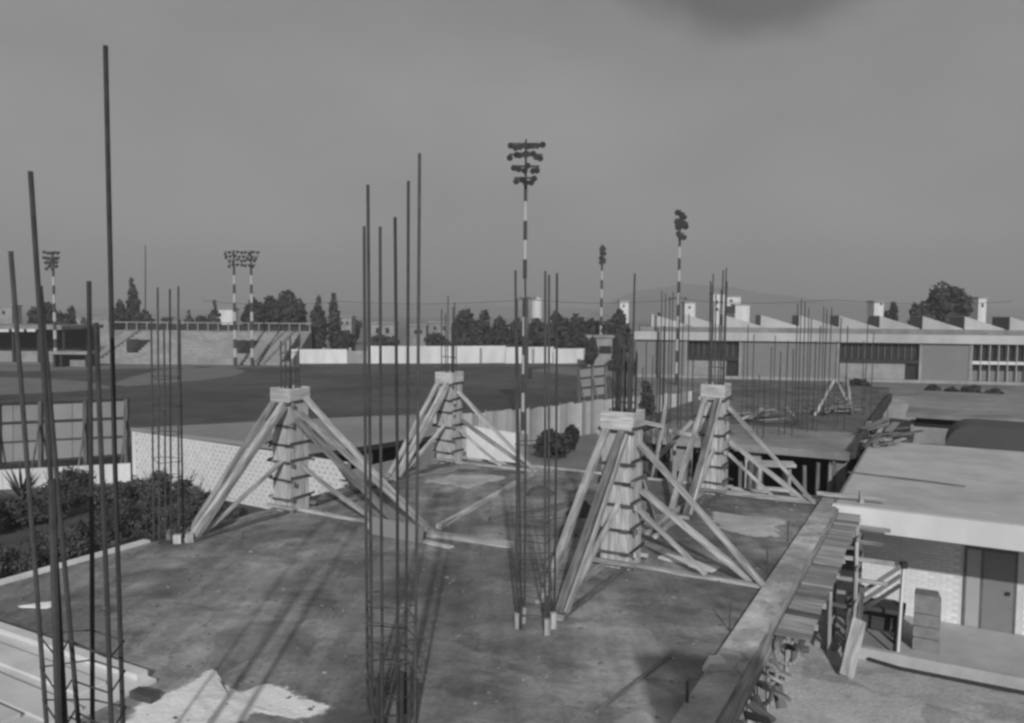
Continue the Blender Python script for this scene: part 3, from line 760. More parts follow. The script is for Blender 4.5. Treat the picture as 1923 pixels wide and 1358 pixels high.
for px in (1222, 1285, 1358, 1430, 1503, 1579, 1656, 1738, 1818, 1904, 1990):
    u = fu(px); wdt = fu(px + 79) - u
    base = F0 + FU * u + UZ * 2.855 - FN * 1.3
    mb = MB(); mb.extr([base, base + FU * wdt * .97, base + FU * wdt * .97 + UZ * .12, base + UZ * 1.55], -FN * 5); rf = mb.build('sawtooth_roof', M_fwhite, fac)
    mb = MB(); b2 = base - FU * .08 - FN * .15 + UZ * .15; mb.obox(b2, FU * .07, -FN * 4.7, UZ * 1.3); mb.build('skylight', M_glass, rf)
fb('roof_plate', 0.4, UEND, -23.4, -1.65, 2.7, 2.85, M_conc2)

# ground strip and shrubs before factory
for k, (px, ty, w, D) in enumerate([(1752, 723, 30, 78), (1787, 728, 26, 76), (1825, 724, 40, 75), (1866, 730, 34, 74), (1566, 715, 34, 68), (1612, 712, 40, 79)]):
    tree('bush', ['low dark bush before grey factory wall, leftmost of four at right', 'small dark bush second in the row before factory windows',
                  'darkest broad bush by left edge of white-mullioned factory windows', 'low bush under the white-mullioned factory windows at far right',
                  'dark bush beyond the unfinished far deck left of leaning poles', 'low dark mound of bush below the middle factory windows'][k],
         px, ty, w, D, 700, 5, 0.0, cat='bush', group='bushes before the factory', leaf=.22)

# ================================================================== LOW BLOCK BUILDING (perforated wall)
PW0 = G(257, 906, GZ); PW1 = G(648, 986, GZ)
dW = (PW1 - PW0); LW = dW.length; dW.normalize(); nW = Vector((dW.y, -dW.x, 0))
HW = GD(257, 812, PW0.y).z - GZ
lb = thing('block_building', 'low flat-roofed building with white perforated block front wall', 'building', PW0.lerp(PW1, .5))
rowh, pit, bl = 0.19, 0.30, 0.225
nrow = int(HW / rowh)
bm_ = boxmesh('block', bl, 0.16, rowh * 0.62, M_block)
angW = math.atan2(dW.y, dW.x)
rest = MB(); cnt = 0
cells = []
for r in range(nrow):
    off = (r % 2) * pit / 2
    for c in range(int(LW / pit)):
        cells.append((r, c, off))
cells.sort(key=lambda q: -q[1])
courses = MB()
for r in range(nrow + 1):
    courses.obox(PW0 + UZ * (r * rowh), dW * LW, -nW * .155, (0, 0, rowh * .37))
co = courses.build('course_band', M_block, lb)
for (r, c, off) in cells:
    p = PW0 + dW * (off + c * pit) + UZ * (r * rowh + rowh * .375) + nW * .004
    if off + c * pit + bl > LW: continue
    if cnt < 300:
        inst('block', bm_, lb, p, angW); cnt += 1
    else:
        rest.obox(p, dW * bl, -nW * .16, (0, 0, rowh * .62))
tag(rest.build('block_rows', M_block, lb), kind='stuff')
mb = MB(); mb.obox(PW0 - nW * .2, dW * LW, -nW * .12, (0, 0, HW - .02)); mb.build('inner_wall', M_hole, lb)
mb = MB(); mb.obox(PW0 - dW * .3 + nW * .01, dW * .28, -nW * .35, (0, 0, HW + .06)); mb.build('corner_pier', M_white, lb)
ztop = GZ + HW + .05
rp = [PW0 + nW * .06 - dW * .3, G(583, 853, ztop), G(823, 817, ztop), G(806, 784, ztop), G(700, 787, ztop), G(500, 797, ztop), G(254, 810, ztop)]
poly = [(p.x, p.y) for p in rp]
mb = MB(); mb.prism(poly, ztop, ztop + .16); mb.build('roof', mat('block_roof', .26, .9, .08, .6, .2, stain=.1), lb)
# end and interior: the roof edge turns back here and the room behind stands open
ra, rb = G(583, 853, ztop), G(823, 817, ztop)
dv = (rb - ra); dv.z = 0; lv = dv.length; dv.normalize(); nv = Vector((dv.y, -dv.x, 0))
mb = MB(); mb.obox(Vector((ra.x, ra.y, GZ)) - nv * 2.2 + dv * .4, dv * (lv - .4), -nv * .2, (0, 0, HW)); mb.build('back_wall', M_void, lb)  # near-black wall so the open room reads unlit
mb = MB(); mb.obox(Vector((rb.x, rb.y, GZ)) - nv * .2 - dv * .25, dv * .2, -nv * 2.0, (0, 0, HW)); mb.build('end_wall', M_conc2, lb)
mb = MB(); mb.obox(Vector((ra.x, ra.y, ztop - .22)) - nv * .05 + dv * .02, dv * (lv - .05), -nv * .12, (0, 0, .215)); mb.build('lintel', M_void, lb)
for k in range(2):
    q = Vector((ra.x, ra.y, GZ)) + dv * lv * (.45 + .3 * k) - nv * .3
    mb = MB(); mb.obox(q, dv * .2, -nv * .2, (0, 0, HW - .2)); mb.build('post', M_conc2, lb)
mb = MB(); mb.obox(PW1 + UZ * .0 - dW * .02 - nW * .2, dW * .18, -nW * 2.5, (0, 0, HW - .3)); mb.build('return_wall', M_conc2, lb)

# white end wall right of it, and outfield fence
pa, pb = G(876, 874, GZ), G(988, 889, GZ)
ew = thing('white_wall', 'short bright white wall behind back left column form', 'wall', pa)
zz = GD(900, 800, pa.y).z
n = 6
for k in range(n):
    q0, q1 = pa.lerp(pb, k / n), pa.lerp(pb, (k + .97) / n); wall_run(q0, q1, GZ, zz - k * .03, .2, 'wall_panel', M_lwall if k < 5 else M_corr, ew)

def fence_line(pts, zt):
    out = []
    for (x, y) in pts: out.append(G(x, y, zt))
    return out
FZ = -1.2
fl = fence_line([(716, 787), (745, 783), (860, 777), (985, 768), (1060, 758), (1132, 750), (1215, 742), (1300, 735)], FZ)
fence = thing('outfield_fence', 'outfield fence of upright pale and grey corrugated sheets', 'fence', Vector((fl[0].x, fl[0].y, GZ)))
pw = 0.42
acc = []
for p, q in zip(fl[:-1], fl[1:]):
    L = (q - p).length; m = max(1, int(L / pw))
    for k in range(m): acc.append((p.lerp(q, k / m), p.lerp(q, (k + 1) / m)))
for i, (p, q) in enumerate(acc):
    d = (q - p); ln_ = d.length; d.normalize(); nn = Vector((d.y, -d.x, 0))
    mb = MB(); z1 = FZ + random.uniform(-.08, .05)
    w_ = ln_ / 3
    for j in range(3):
        s = p + d * (j * w_); o_ = nn * (.035 if j % 2 else 0)
        mb.obox((s.x + o_.x, s.y + o_.y, GZ), d * w_ * .99, -nn * .02, (0, 0, z1 - GZ))
    mb.build('sheet', M_corr, fence)
for i in range(0, len(acc), 7):
    p = acc[i][0]; mb = MB(); mb.obox((p.x - .06, p.y + .06, GZ), (.12, 0, 0), (0, .12, 0), (0, 0, FZ - GZ + .1)); mb.build('post', M_woodd, fence)

# scoreboard / billboard backs
def billboard(label, corners, D0, D1, cols, rows, zb_extra, m, legs, name='billboard'):
    (x0, yt0, yb0), (x1, yt1, yb1) = corners
    t0, b0 = GD(x0, yt0, D0), GD(x0, yb0, D0); t1, b1 = GD(x1, yt1, D1), GD(x1, yb1, D1)
    t = thing(name, label, 'billboard', Vector(((t0.x + t1.x) / 2, (D0 + D1) / 2, GZ)))
    d = t1 - t0; d.z = 0; nn = Vector((d.y, -d.x, 0)).normalized()
    def pt(u, v): return (b0.lerp(b1, u)).lerp(t0.lerp(t1, u), v)
    for i in range(cols):
        for j in range(rows):
            a, b = pt((i + .01) / cols, (j + .01) / rows), pt((i + .99) / cols, (j + .01) / rows)
            c, e = pt((i + .99) / cols, (j + .99) / rows), pt((i + .01) / cols, (j + .99) / rows)
            mb = MB(); mb.extr([a, b, c, e], -nn * .05); mb.build('sheet', m, t)
    for j in range(rows + 1):
        a, b = pt(0, j / rows) + nn * .06, pt(1, j / rows) + nn * .06
        mb = MB(); mb.beam(a, b, .09, .09); mb.build('rail', M_bar, t)
    for u in legs:
        a = pt(u, 1) + nn * .14; g = Vector((pt(u, 0).x, pt(u, 0).y, GZ)) + nn * .14
        mb = MB(); mb.beam(g, a, .16, .12, nn); mb.build('post', M_woodd, t)
        mb = MB(); mb.beam(Vector((g.x, g.y, GZ)) + nn * 1.6, pt(u, .62) + nn * .25, .07, .07); mb.build('strut', M_woodd, t)
    return t
billboard('large billboard back with dark rails beside perforated white wall at left', [(-150, 760, 880), (243, 749, 853)], 37.5, 40.0, 7, 3, 0, M_brdp, [.08, .36, .56, .78, .985])
billboard('small scoreboard back on posts beyond fence at right of outfield', [(1084, 692, 748), (1137, 686, 741)], 54, 55, 2, 3, 0, M_brdp, [.02, .5, .98], 'scoreboard')
# white boundary wall under the big billboard
q0, q1 = G(-260, 935, GZ), G(246, 905, GZ)
bw_ = thing('boundary_wall', 'white boundary wall running under the large billboard at left', 'wall', q0.lerp(q1, .5))
for k in range(6):
    a, b = q0.lerp(q1, k / 6), q0.lerp(q1, (k + .992) / 6); wall_run(a, b, GZ, GD(120, 858, 38.0).z, .2, 'wall_panel', M_white, bw_)

# ================================================================== SHRUBS BY THE DECK
SG = 'shrubs in the bed beside the deck'
shr = [(-30, 985, 130, 90, 'dark shrub at the very left edge of planting bed'), (40, 965, 120, 70, 'leafy dark shrub below the spiky plant at left'), (105, 950, 110, 75, 'dark shrub just right of the spiky plant'),
       (150, 920, 90, 78, 'tall dark shrub against white wall under the billboard'), (195, 1000, 120, 80, 'dark shrub in middle of bed between rebar bars'), (225, 935, 110, 70, 'dark shrub below corner where billboard meets perforated wall'),
       (265, 985, 110, 85, 'dark dense shrub left of distant rebar cage at deck corner'), (310, 925, 90, 75, 'dark round shrub behind rebar cage at deck corner'), (330, 990, 110, 70, 'dark shrub against deck edge by the corner cage'),
       (385, 945, 80, 60, 'small shrub at foot of perforated wall between brace boards'), (420, 965, 90, 50, 'low shrub beneath left column form braces near perforated wall'), (120, 1035, 130, 80, 'low dark shrub nearest the deck edge, left of middle'),
       (30, 1055, 120, 70, 'low dark shrub near deck edge at far left'), (250, 1030, 110, 60, 'low dark shrub hugging deck edge below corner cage')]
for px, by, wpx, hpx, lbx in shr:
    p = G(px, by + 22, GZ); D = p.y
    TS[0] += 1; r = np.random.default_rng(TS[0])
    w = wpx * D / FPX / 2; h = hpx * D / FPX * .78
    t = thing('shrub', lbx, 'shrub', p, SG)
    L = [((p.x + r.uniform(-.6, .6) * w, p.y + r.uniform(-.6, .6) * w, GZ + h * r.uniform(.3, .72)), (w * r.uniform(.2, .5), w * r.uniform(.2, .5), h * r.uniform(.18, .42))) for _ in range(10)]
    leaf_obj('foliage', leaf_cloud(L, 4200, .06, TS[0], dens=.3), M_leaf2, t)
    mb = MB()
    for l in L: mb.tube((p.x + r.uniform(-.15, .15), p.y, GZ), l[0], .035, 5, .012)
    mb.build('stem', M_bark, t); mb = MB()
    for k in range(34):
        l = L[k % len(L)]; a_ = r.uniform(0, 6.28); st3 = Vector(l[0]) + Vector((math.cos(a_) * l[1][0], math.sin(a_) * l[1][1], r.uniform(-.2, .8) * l[1][2])) * .8
        en = st3 + Vector((math.cos(a_) * .35, math.sin(a_) * .35, r.uniform(.25, .8))) * h * .45; mb.tube(st3, en, .012, 4, .004)
        for q in range(7):
            c5 = st3.lerp(en, q / 6); d5 = Vector((r.uniform(-1, 1), r.uniform(-1, 1), r.uniform(-.3, .8))).normalized() * .14; s5 = d5.cross(UZ).normalized() * .028
            i5 = len(mb.v); mb.v += [tuple(c5), tuple(c5 + d5 * .5 + s5), tuple(c5 + d5), tuple(c5 + d5 * .5 - s5)]; mb.f.append((i5, i5 + 1, i5 + 2, i5 + 3))
    tag(mb.build('shoots', M_leaf2, t), kind='stuff')
p = G(42, 950, GZ); D = p.y
yu = thing('yucca', 'spiky upright yucca plant in front of white boundary wall', 'plant', p, None)
for k in range(30):
    a = random.uniform(0, 6.28); el = random.uniform(.55, 1.4); L = random.uniform(1.2, 1.9)
    d = Vector((math.cos(a) * math.cos(el), math.sin(a) * math.cos(el), math.sin(el))); s = d.cross(UZ).normalized() * .06
    b = p + UZ * .25; mid = b + d * L * .5; tip = b + d * L - UZ * .12
    mb = MB(); i = 0; mb.v = [tuple(b - s * .5), tuple(b + s * .5), tuple(mid + s), tuple(tip), tuple(mid - s), tuple(mid + d.cross(s).normalized() * -.02)]
    mb.f = [(0, 1, 2, 5), (0, 5, 4), (5, 2, 3), (5, 3, 4)]; mb.build('leaf', M_leaf2, yu)
mb = MB(); mb.tube(p, p + UZ * .5, .13, 7, .09); mb.build('trunk', M_bark, yu)
for k, (px, ty, w, D, lb_) in enumerate([(1040, 806, 76, 43, 'flat wide dark bush in front of pale fence left of front column'), (1074, 800, 26, 45, 'small dark bush beside fence right of the flat wide bush'),
                                (1213, 716, 32, 45, 'dark upright bush right of the front column top'), (1163, 636, 30, 105, 'dark shrub by scoreboard at left end of factory'),
                                (1110, 630, 24, 112, 'small upright dark shrub at right end of white field wall')]):
    tree('bush', lb_, px, ty, w, D, 1300, 8, 0.0, cat='bush', group='bushes along the fence', leaf=.16 if D < 60 else .3)

# ================================================================== UNFINISHED DECK
dk = thing('unfinished_building', 'grey concrete deck of unfinished building carrying timber column forms', 'building', W(0, 2, GZ))
mb = MB(); bbox(mb, E_FRONT, E_BACK, E_R, E_L, -0.28, 0.0); mb.build('deck', M_deck, dk)
mb = MB(); bbox(mb, E_FRONT, E_BACK + .08, E_R - .42, E_R - .004, -.30, .07); mb.build('edge_beam', M_beam, dk)
mb = MB(); bbox(mb, E_FRONT, E_BACK, E_R - .47, E_R - .424, -.36, .03); mb.build('edge_form', M_wood2, dk)
mb = MB(); bbox(mb, E_FRONT, -.5 * BAYA, E_L + .004, E_L + .20, -.22, .04); mb.build('edge_board', M_ply, dk)
mb = MB(); bbox(mb, E_BACK + .004, E_BACK + .07, E_R, E_L, -.3, .05); mb.build('back_board', M_wood2, dk)
# the storey below: set-back columns and walls, the right wall near-black in place of shade
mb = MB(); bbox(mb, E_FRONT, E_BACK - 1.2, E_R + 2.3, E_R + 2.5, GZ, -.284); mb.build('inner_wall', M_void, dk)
mb = MB(); bbox(mb, E_FRONT, E_BACK - 1.2, E_L - 1.2, E_L - 1.0, GZ, -.284); mb.build('inner_wall', M_conc2, dk)
for ka in (-2, -1.5, -1, -.5, 0, .5, 1):
    for bb in (E_R + .5, E_L - .7):
        mb = MB(); bbox(mb, ka * BAYA - .2, ka * BAYA + .2, bb - .2, bb + .2, GZ, -.284); mb.build('column', M_conc2, dk)

# patches of mortar, sand and lime lying on the deck
def patch(name, label, pts, m, z=0.0, h=.03, seed=1, sub=7):
    r = random.Random(seed)
    pp = [G(x, y, z) for x, y in pts]
    ring = []; n = len(pp)
    for i in range(n):
        p0, p1, p2, p3 = pp[i - 1], pp[i], pp[(i + 1) % n], pp[(i + 2) % n]
        for k in range(sub):
            f = k / sub
            v = .5 * ((2 * p1) + (p2 - p0) * f + (2 * p0 - 5 * p1 + 4 * p2 - p3) * f * f + (3 * p1 - p0 - 3 * p2 + p3) * f ** 3)
            d = (p2 - p1).length * .045
            ring.append(v + Vector((r.uniform(-d, d), r.uniform(-d, d), 0)))
    c = sum(ring, Vector()) / len(ring); mb = MB(); N = len(ring)
    for sc3, zz, w3 in ((1.18, .003, -.1), (.97, .005, .38), (.66, h, 1.0)):
        for v in ring: q = c.lerp(v, sc3); mb.v.append((q.x, q.y, z + zz)); mb.w.append(w3)
    mb.v.append((c.x, c.y, z + h)); mb.w.append(1.0)
    for k in range(N):
        j = (k + 1) % N
        mb.f += [(k, j, N + j, N + k), (N + k, N + j, 2 * N + j, 2 * N + k), (2 * N + k, 2 * N + j, 3 * N)]
    return tag(mb.build(name, m, None, False), label, 'spill', 'spills on the deck', 'stuff')
patch('lime_spill', 'bright white lime spilled across deck at bottom left', [(255, 1325), (300, 1300), (345, 1285), (385, 1262), (402, 1258), (420, 1284), (452, 1300), (490, 1286), (530, 1283), (560, 1297), (580, 1312), (632, 1330), (560, 1352), (490, 1340), (450, 1362), (300, 1420), (200, 1400)], M_lime, h=.012)
patch('sand_spill', 'pale sand spread behind the front column form on right of deck', [(1338, 962), (1400, 968), (1462, 972), (1480, 984), (1455, 990), (1470, 1003), (1430, 1011), (1370, 1000), (1340, 985)], M_sandp, h=.02, seed=3)
patch('sand_spill', 'pale sand spread by back left column form', [(795, 904), (850, 893), (935, 892), (950, 900), (895, 912), (880, 920), (845, 912)], M_sandp, h=.02, seed=4)
patch('sand_spill', 'small bright mortar spill beside left rebar bars', [(32, 1140), (70, 1133), (100, 1130), (98, 1140), (75, 1144)], M_lime, h=.015, seed=5)

patch('mortar_smear', 'pale mortar smeared along left edge of the edge beam near walkway', [(1330, 1330), (1352, 1262), (1372, 1205), (1410, 1160), (1440, 1112), (1452, 1108), (1425, 1165), (1398, 1215), (1370, 1290), (1352, 1340)], M_smear, h=.012, seed=8)
patch('mortar_smear', 'pale mortar smeared by edge beam beside sand at far end', [(1470, 1060), (1492, 1020), (1515, 985), (1530, 968), (1534, 975), (1518, 1010), (1490, 1060), (1470, 1080)], M_smear, h=.012, seed=9)
# grit and chips over the deck: nobody could count them
mb = MB(); rd = random.Random(5)
for k in range(900):
    p = W(rd.uniform(-11, E_BACK - .2), rd.uniform(E_R + .1, E_L - .1)); q = rd.uniform(.010, .035); an = rd.uniform(0, 6.28)
    u_ = Vector((math.cos(an), math.sin(an), 0)) * q * rd.uniform(1, 2.6); v_ = Vector((-math.sin(an), math.cos(an), 0)) * q
    mb.obox(p + UZ * .001, u_, v_, UZ * q * rd.uniform(.3, .8))
tag(mb.build('grit', M_woodd), 'grit and small chips scattered over the deck', 'debris', None, 'stuff')
mb = MB()
for k in range(220):
    p = W(rd.uniform(-11, E_BACK - .2), rd.uniform(E_R + .1, E_L - .1)); q = rd.uniform(.010, .03); an = rd.uniform(0, 6.28)
    u_ = Vector((math.cos(an), math.sin(an), 0)) * q * rd.uniform(1, 3.5); v_ = Vector((-math.sin(an), math.cos(an), 0)) * q
    mb.obox(p + UZ * .001, u_, v_, UZ * q * rd.uniform(.3, .6))
tag(mb.build('wood_chips', M_wood2), 'pale wood chips scattered over the deck', 'debris', None, 'stuff')
def heap(label, x, y, wpx, hm, seed):
    c = G(x, y); w = wpx * c.y / FPX / 2; mb = MB(); r = random.Random(seed); n = 22; rings = 6
    for j in range(rings):
        f = j / rings
        for k in range(n):
            a_ = 2 * math.pi * k / n; q = w * (1 - f) * (1 + .22 * mnoise.noise(Vector((math.cos(a_) * 2 + seed, math.sin(a_) * 2, f * 2))))
            zz = hm * (1 - (1 - f) ** 2) * (1 + .35 * mnoise.noise(Vector((math.cos(a_) * 3, math.sin(a_) * 3 + seed, f * 4))))
            mb.v.append((c.x + q * math.cos(a_), c.y + q * math.sin(a_) * .8, max(.002, zz) if j else .002))
    mb.v.append((c.x, c.y, hm))
    for j in range(rings - 1):
        for k in range(n):
            l = (k + 1) % n; mb.f.append((j * n + k, j * n + l, (j + 1) * n + l, (j + 1) * n + k))
    for k in range(n): mb.f.append(((rings - 1) * n + k, (rings - 1) * n + (k + 1) % n, rings * n))
    return tag(mb.build('rubble_heap', M_soil, None, True), label, 'heap', 'dark rubble heaps on the deck')
heap('low dark rubble heap behind left brace of nearest column form', 1092, 968, 58, .34, 1)
heap('small dark rubble heap beside middle rebar cage, left of nearest form', 1062, 1005, 46, .2, 2)
heap('dark heap on deck beyond middle rebar cage near back edge', 1015, 928, 60, .2, 3)
heap('low dark heap behind nearest column form, right side', 1232, 962, 36, .24, 4)

# column forms
def column(label, a0, b0, H, seed, topz, right_len, fwd=(4.25, 3.7), w=.80, dark=False, base_tie=True):
    r = random.Random(seed)
    c = W(a0, b0, 0); XF[0] = c
    t = thing('column_form', label, 'formwork', c, 'timber column forms on the deck')
    h = w / 2
    def P(a, b, z): return W(a0 + a, b0 + b, z)
    # four sides of upright boards
    npl = 4; pw_ = w / npl
    for side in range(4):
        for k in range(npl):
            u0 = -h + k * pw_ + .004; u1 = u0 + pw_ - .008; hh = H - r.uniform(0, .05)
            mb = MB()
            if side == 0: mb.obox(P(-h - .03 + r.uniform(-.004, .004), u1, .02), RR * (u1 - u0), A * .028, UZ * hh)
            elif side == 1: mb.obox(P(h + .002, u1, .02), RR * (u1 - u0), A * .028, UZ * hh)
            elif side == 2: mb.obox(P(u0, -h + .026 - .028, .02), RR * .028, A * (u1 - u0), UZ * hh)
            else: mb.obox(P(u0, h + .03, .02), RR * .028, A * (u1 - u0), UZ * hh)
            mb.build('board', M_wood, t)
    # collar at top
    for side in range(4):
        mb = MB(); z0 = H - .42
        if side == 0: mb.obox(P(-h - .062, h + .055, z0), RR * (w + .11), A * .028, UZ * .47)
        elif side == 1: mb.obox(P(h + .035, h + .055, z0), RR * (w + .11), A * .028, UZ * .47)
        elif side == 2: mb.obox(P(-h - .033, -h - .034, z0), RR * .026, A * (w + .06), UZ * .46)
        else: mb.obox(P(-h - .033, h + .06, z0), RR * .026, A * (w + .06), UZ * .46)
        mb.build('collar_board', M_wood, t)
    # yokes
    zs = [.50, 1.08, 1.68, 2.28, 2.88, H - .52]
    for z in zs:
        z += r.uniform(-.06, .06); l1, l2, tl = r.uniform(.06, .30), r.uniform(.03, .16), r.uniform(-.03, .03)
        mb = MB(); mb.beam(P(-h - .065, h + l1, z + tl), P(-h - .065, -h - l2, z - tl * .6), .05, .062); mb.build('yoke', M_yoke, t)
        mb = MB(); mb.beam(P(h + .065, h + l2, z), P(h + .065, -h - l1, z + tl), .05, .062); mb.build('yoke', M_yoke, t)
        zz = z + .068 + r.uniform(0, .02)
        mb = MB(); mb.beam(P(-h - .09, -h - .065, zz + tl), P(h + r.uniform(.05, .25), -h - .065, zz - tl), .05, .062); mb.build('yoke', M_yoke, t)
        mb = MB(); mb.beam(P(-h - r.uniform(.08, .2), h + .065, zz), P(h + .15, h + .065, zz), .05, .062); mb.build('yoke', M_yoke, t)
        for sb, en in ((1, l1), (-1, l2)):
            if r.random() < .7:
                mb = MB(); q = P(-h - .12, sb * (h + min(en, .16)), z - .12 * r.random()); mb.obox(q, RR * .09, A * .09, UZ * .13); mb.build('wedge', M_wood2 if r.random() < .5 else M_woodd, t)
        mb = MB(); q = P(-h - .13, -h + .22 + r.uniform(-.05, .05), z - .035); mb.obox(q, RR * .22, A * .04, UZ * .075); mb.build('clamp', M_yoke, t)
    # raking braces towards the camera, two parallel boards
    for k, (bb, ft, zt_, ff) in enumerate([(h * .62, fwd[1], H - .42, h * 1.25), (-h * .45, fwd[0], H - .45, -.15)]):
        p0 = P(-h - .14, bb, zt_); p1 = P(-ft, ff, .09)
        mb = MB(); mb.beam(p0, p1, .18, .12); mb.build('brace', M_wood2 if not (dark and k == 1) else M_woodd, t)
        if k == 1:
            mb = MB(); mb.beam(P(-h - .14, bb - .14, zt_ - .1), P(-ft + .1, ff - .14, .09), .06, .16); mb.build('brace', M_wood2, t)
        mb = MB(); q = P(-ft - .12, ff + .15, .0); mb.obox(q, RR * .3, A * .14, UZ * .10); mb.build('foot_block', M_wood2, t)
    mb = MB(); mb.beam(P(-h - .12, -.1, 1.75), P(-fwd[0] + .5, -.08, .1), .13, .09); mb.build('brace', M_wood2, t)
    # to the right
    for k, (aa, zt_, ln_) in enumerate([(-.1, H - .8, right_len), (.16, H - .3 if right_len > 4.6 else H - 2.1, right_len - .3)]):
        p0 = P(aa, -h - .13, zt_); p1 = P(.05 + aa * .6, -ln_, .09)
        mb = MB(); mb.beam(p0, p1, .18, .13); mb.build('brace', M_wood2, t)
    if right_len > 4.6:
        mb = MB(); mb.beam(P(-.25, -h - .12, H - 1.0), P(-.2, -right_len + .9, .09), .24, .12); mb.build('brace', M_woodd, t)
    mb = MB(); mb.beam(P(.0, -h - .12, 1.55), P(.02, -right_len * .62, .1), .12, .10); mb.build('brace', M_wood2, t)
    # away
    mb = MB(); mb.beam(P(h + .12, .1, H - .6), P(fwd[0] * .8 if a0 < 5 else 1.0, .1, .08), .12, .09); mb.build('brace', M_wood2, t)
    # ties on the deck
    mb = MB(); mb.beam(P(-h - .05, -.3, .07), P(-fwd[0] - .05, -.26, .06), .13, .09); mb.build('ground_tie', M_woodd, t)
    mb = MB(); mb.beam(P(-h - .05, .3, .075), P(-fwd[1] - .3, .36, .065), .13, .10); mb.build('ground_tie', M_wood2, t)
    mb = MB(); mb.beam(P(-.05, -h - .05, .07), P(.02, -right_len - .1, .06), .15, .09); mb.build('ground_tie', M_wood2, t)
    # kicker frame
    # (all of it measured for the taller eye, see K)
    for (q0, q1) in [((-h - .12, h + .2), (-h - .12, -h - .2)), ((h + .12, h + .2), (h + .12, -h - .2))]:
        mb = MB(); mb.beam(P(q0[0], q0[1], .20), P(q1[0], q1[1], .20), .12, .10); mb.build('kicker', M_wood2, t)
    XF[0] = None
    return t
def cage(label, center_ab=None, bars=(), zbot=0.0, stirrups=(), half=.36, group='rebar cages on the deck', r=.02, tie_r=.007, stub=()):
    """bars: list of (base Vector, top Vector)"""
    c = sum((b[0] for b in bars), Vector()) / len(bars)
    t = thing('rebar_cage', label, 'rebar', Vector((c.x, c.y, zbot)), group)
    for b, tp in bars:
        mb = MB(); mid = b.lerp(tp, .55) + Vector((random.uniform(-.012, .012), random.uniform(-.012, .012), 0))
        mb.path([b, mid, tp], r, 7); mb.build('rebar', M_bar, t)
    for b, tp in stub:
        mb = MB(); mb.tube(b, tp, r * 1.5, 7); mb.build('starter_bar', M_bar, t)
    order = sorted(range(len(bars)), key=lambda i: math.atan2((bars[i][0] - c).y, (bars[i][0] - c).x))
    for z in stirrups:
        pts_ = []
        for i in order:
            b, tp = bars[i]
            if tp.z < z: continue
            f = (z - b.z) / (tp.z - b.z); q = b.lerp(tp, f); d = (q - c); d.z = 0
            pts_.append(q + d.normalized() * .02 + UZ * random.uniform(-.03, .03))
        if len(pts_) > 2:
            mb = MB(); mb.path(pts_ + [pts_[0]], tie_r, 5); mb.build('stirrup', M_bar, t)
    return t
HF = 4.15
column('timber column form nearest camera, at right of deck', 0, 0, HF, 1, 4.2, 3.75, dark=True)
column('timber column form at left of deck before perforated wall', 0, BAYB, HF, 2, 4.2, 5.7)
column('timber column form at back left of deck before white wall', BAYA, BAYB, HF - .1, 3, 4.1, 4.3)
column('timber column form at back right of deck before dark openings', BAYA, 0, HF - .05, 4, 4.1, 3.55, dark=True)

# cages standing inside the forms
def form_cage(label, a0, b0, tops, hw=.36, r=.02):
    hw = .225; c0 = W(a0, b0, 0)
    sp = [(-hw, hw), (-hw, 0), (-hw, -hw), (0, -hw), (hw, -hw), (hw, 0), (hw, hw), (0, hw)]
    bars = []
    for k_, tz in enumerate(tops):
        da, db = sp[k_ % 8]
        if k_ >= 8: da, db = da * .82 + .03, db * .86 - .05
        b = W(a0 + da * K, b0 + db * K, .05); bars.append((b, b + Vector((random.uniform(-.04, .04), random.uniform(-.04, .04), tz * K))))
    return cage(label, None, bars, 0, [(HF + .25) * K, (HF + .6) * K, (HF + 1.2) * K], r=r * .85)
form_cage('rebar rising from the column form nearest camera, one bar far taller', 0, 0, [6.0, 5.5, 5.9, 7.75, 5.7, 5.4, 6.2, 5.6, 6.3, 5.9, 6.1, 5.3, 5.6, 6.0])
form_cage('thin rebar rising from the left column form', 0, BAYB, [5.7, 4.9, 5.8, 5.2, 5.6, 4.9, 5.5, 5.6])
form_cage('rebar rising from back left column form', BAYA, BAYB, [6.8, 7.4, 5.9, 7.1, 5.7, 6.9, 5.9, 6.6])
form_cage('tall rebar bundle rising from back right column form', BAYA, 0, [7.9, 7.4, 8.3, 8.4, 7.9, 7.6, 8.2, 7.8], hw=.34)

# free-standing cages
def px_cage(label, D0, spec, stubs=(), stir=(), r=.02, zb=0.0, half=.3):
    D0 *= K; r *= K * 1.04
    bars = []
    for xt, yt, xb, yb_, dd in spec:
        D = D0 + dd * K; tp = GD(xt, yt, D); bt = GD(xb, yb_, D)
        f = (zb - tp.z) / (bt.z - tp.z); b = tp.lerp(bt, f)
        bars.append((b, tp))
    st_ = []
    for xt, yt, dd in stubs:
        tp = GD(xt, yt, D0 + dd * K); st_.append((Vector((tp.x, tp.y, zb)), tp))
    return cage(label, None, bars, zb, [q * K for q in stir], r=r, stub=st_)
px_cage('nearest rebar cage of leaning bars at left, one bar towering highest', 8.6,
        [(20, 472, 85, 1335, .32), (57, 322, 120, 1330, -.35), (75, 537, 145, 1335, .0), (167, 528, 172, 1320, .35), (180, 606, 206, 1320, -.3), (198, 86, 231, 1310, .1)],
        stubs=[(97, 900, -.45)], stir=[.5, .85, 1.2, 1.55, 1.9, 2.3, 2.7, 3.1], r=.025)
px_cage('front rebar cage with six tall bars at bottom centre', 12.75,
        [(684, 425, 691, 1340, .3), (691, 347, 699, 1340, -.3), (714, 426, 719, 1340, .36), (742, 408, 747, 1340, -.36), (767, 340, 761, 1340, .3), (788, 288, 779, 1340, -.2)],
        stubs=[(717, 1228, -.4), (709, 1275, -.1), (754, 1262, -.4), (768, 1274, .0), (779, 1282, .2)], stir=[.3, .6, .9, 1.2, 1.5, 1.8, 2.1], r=.0245)
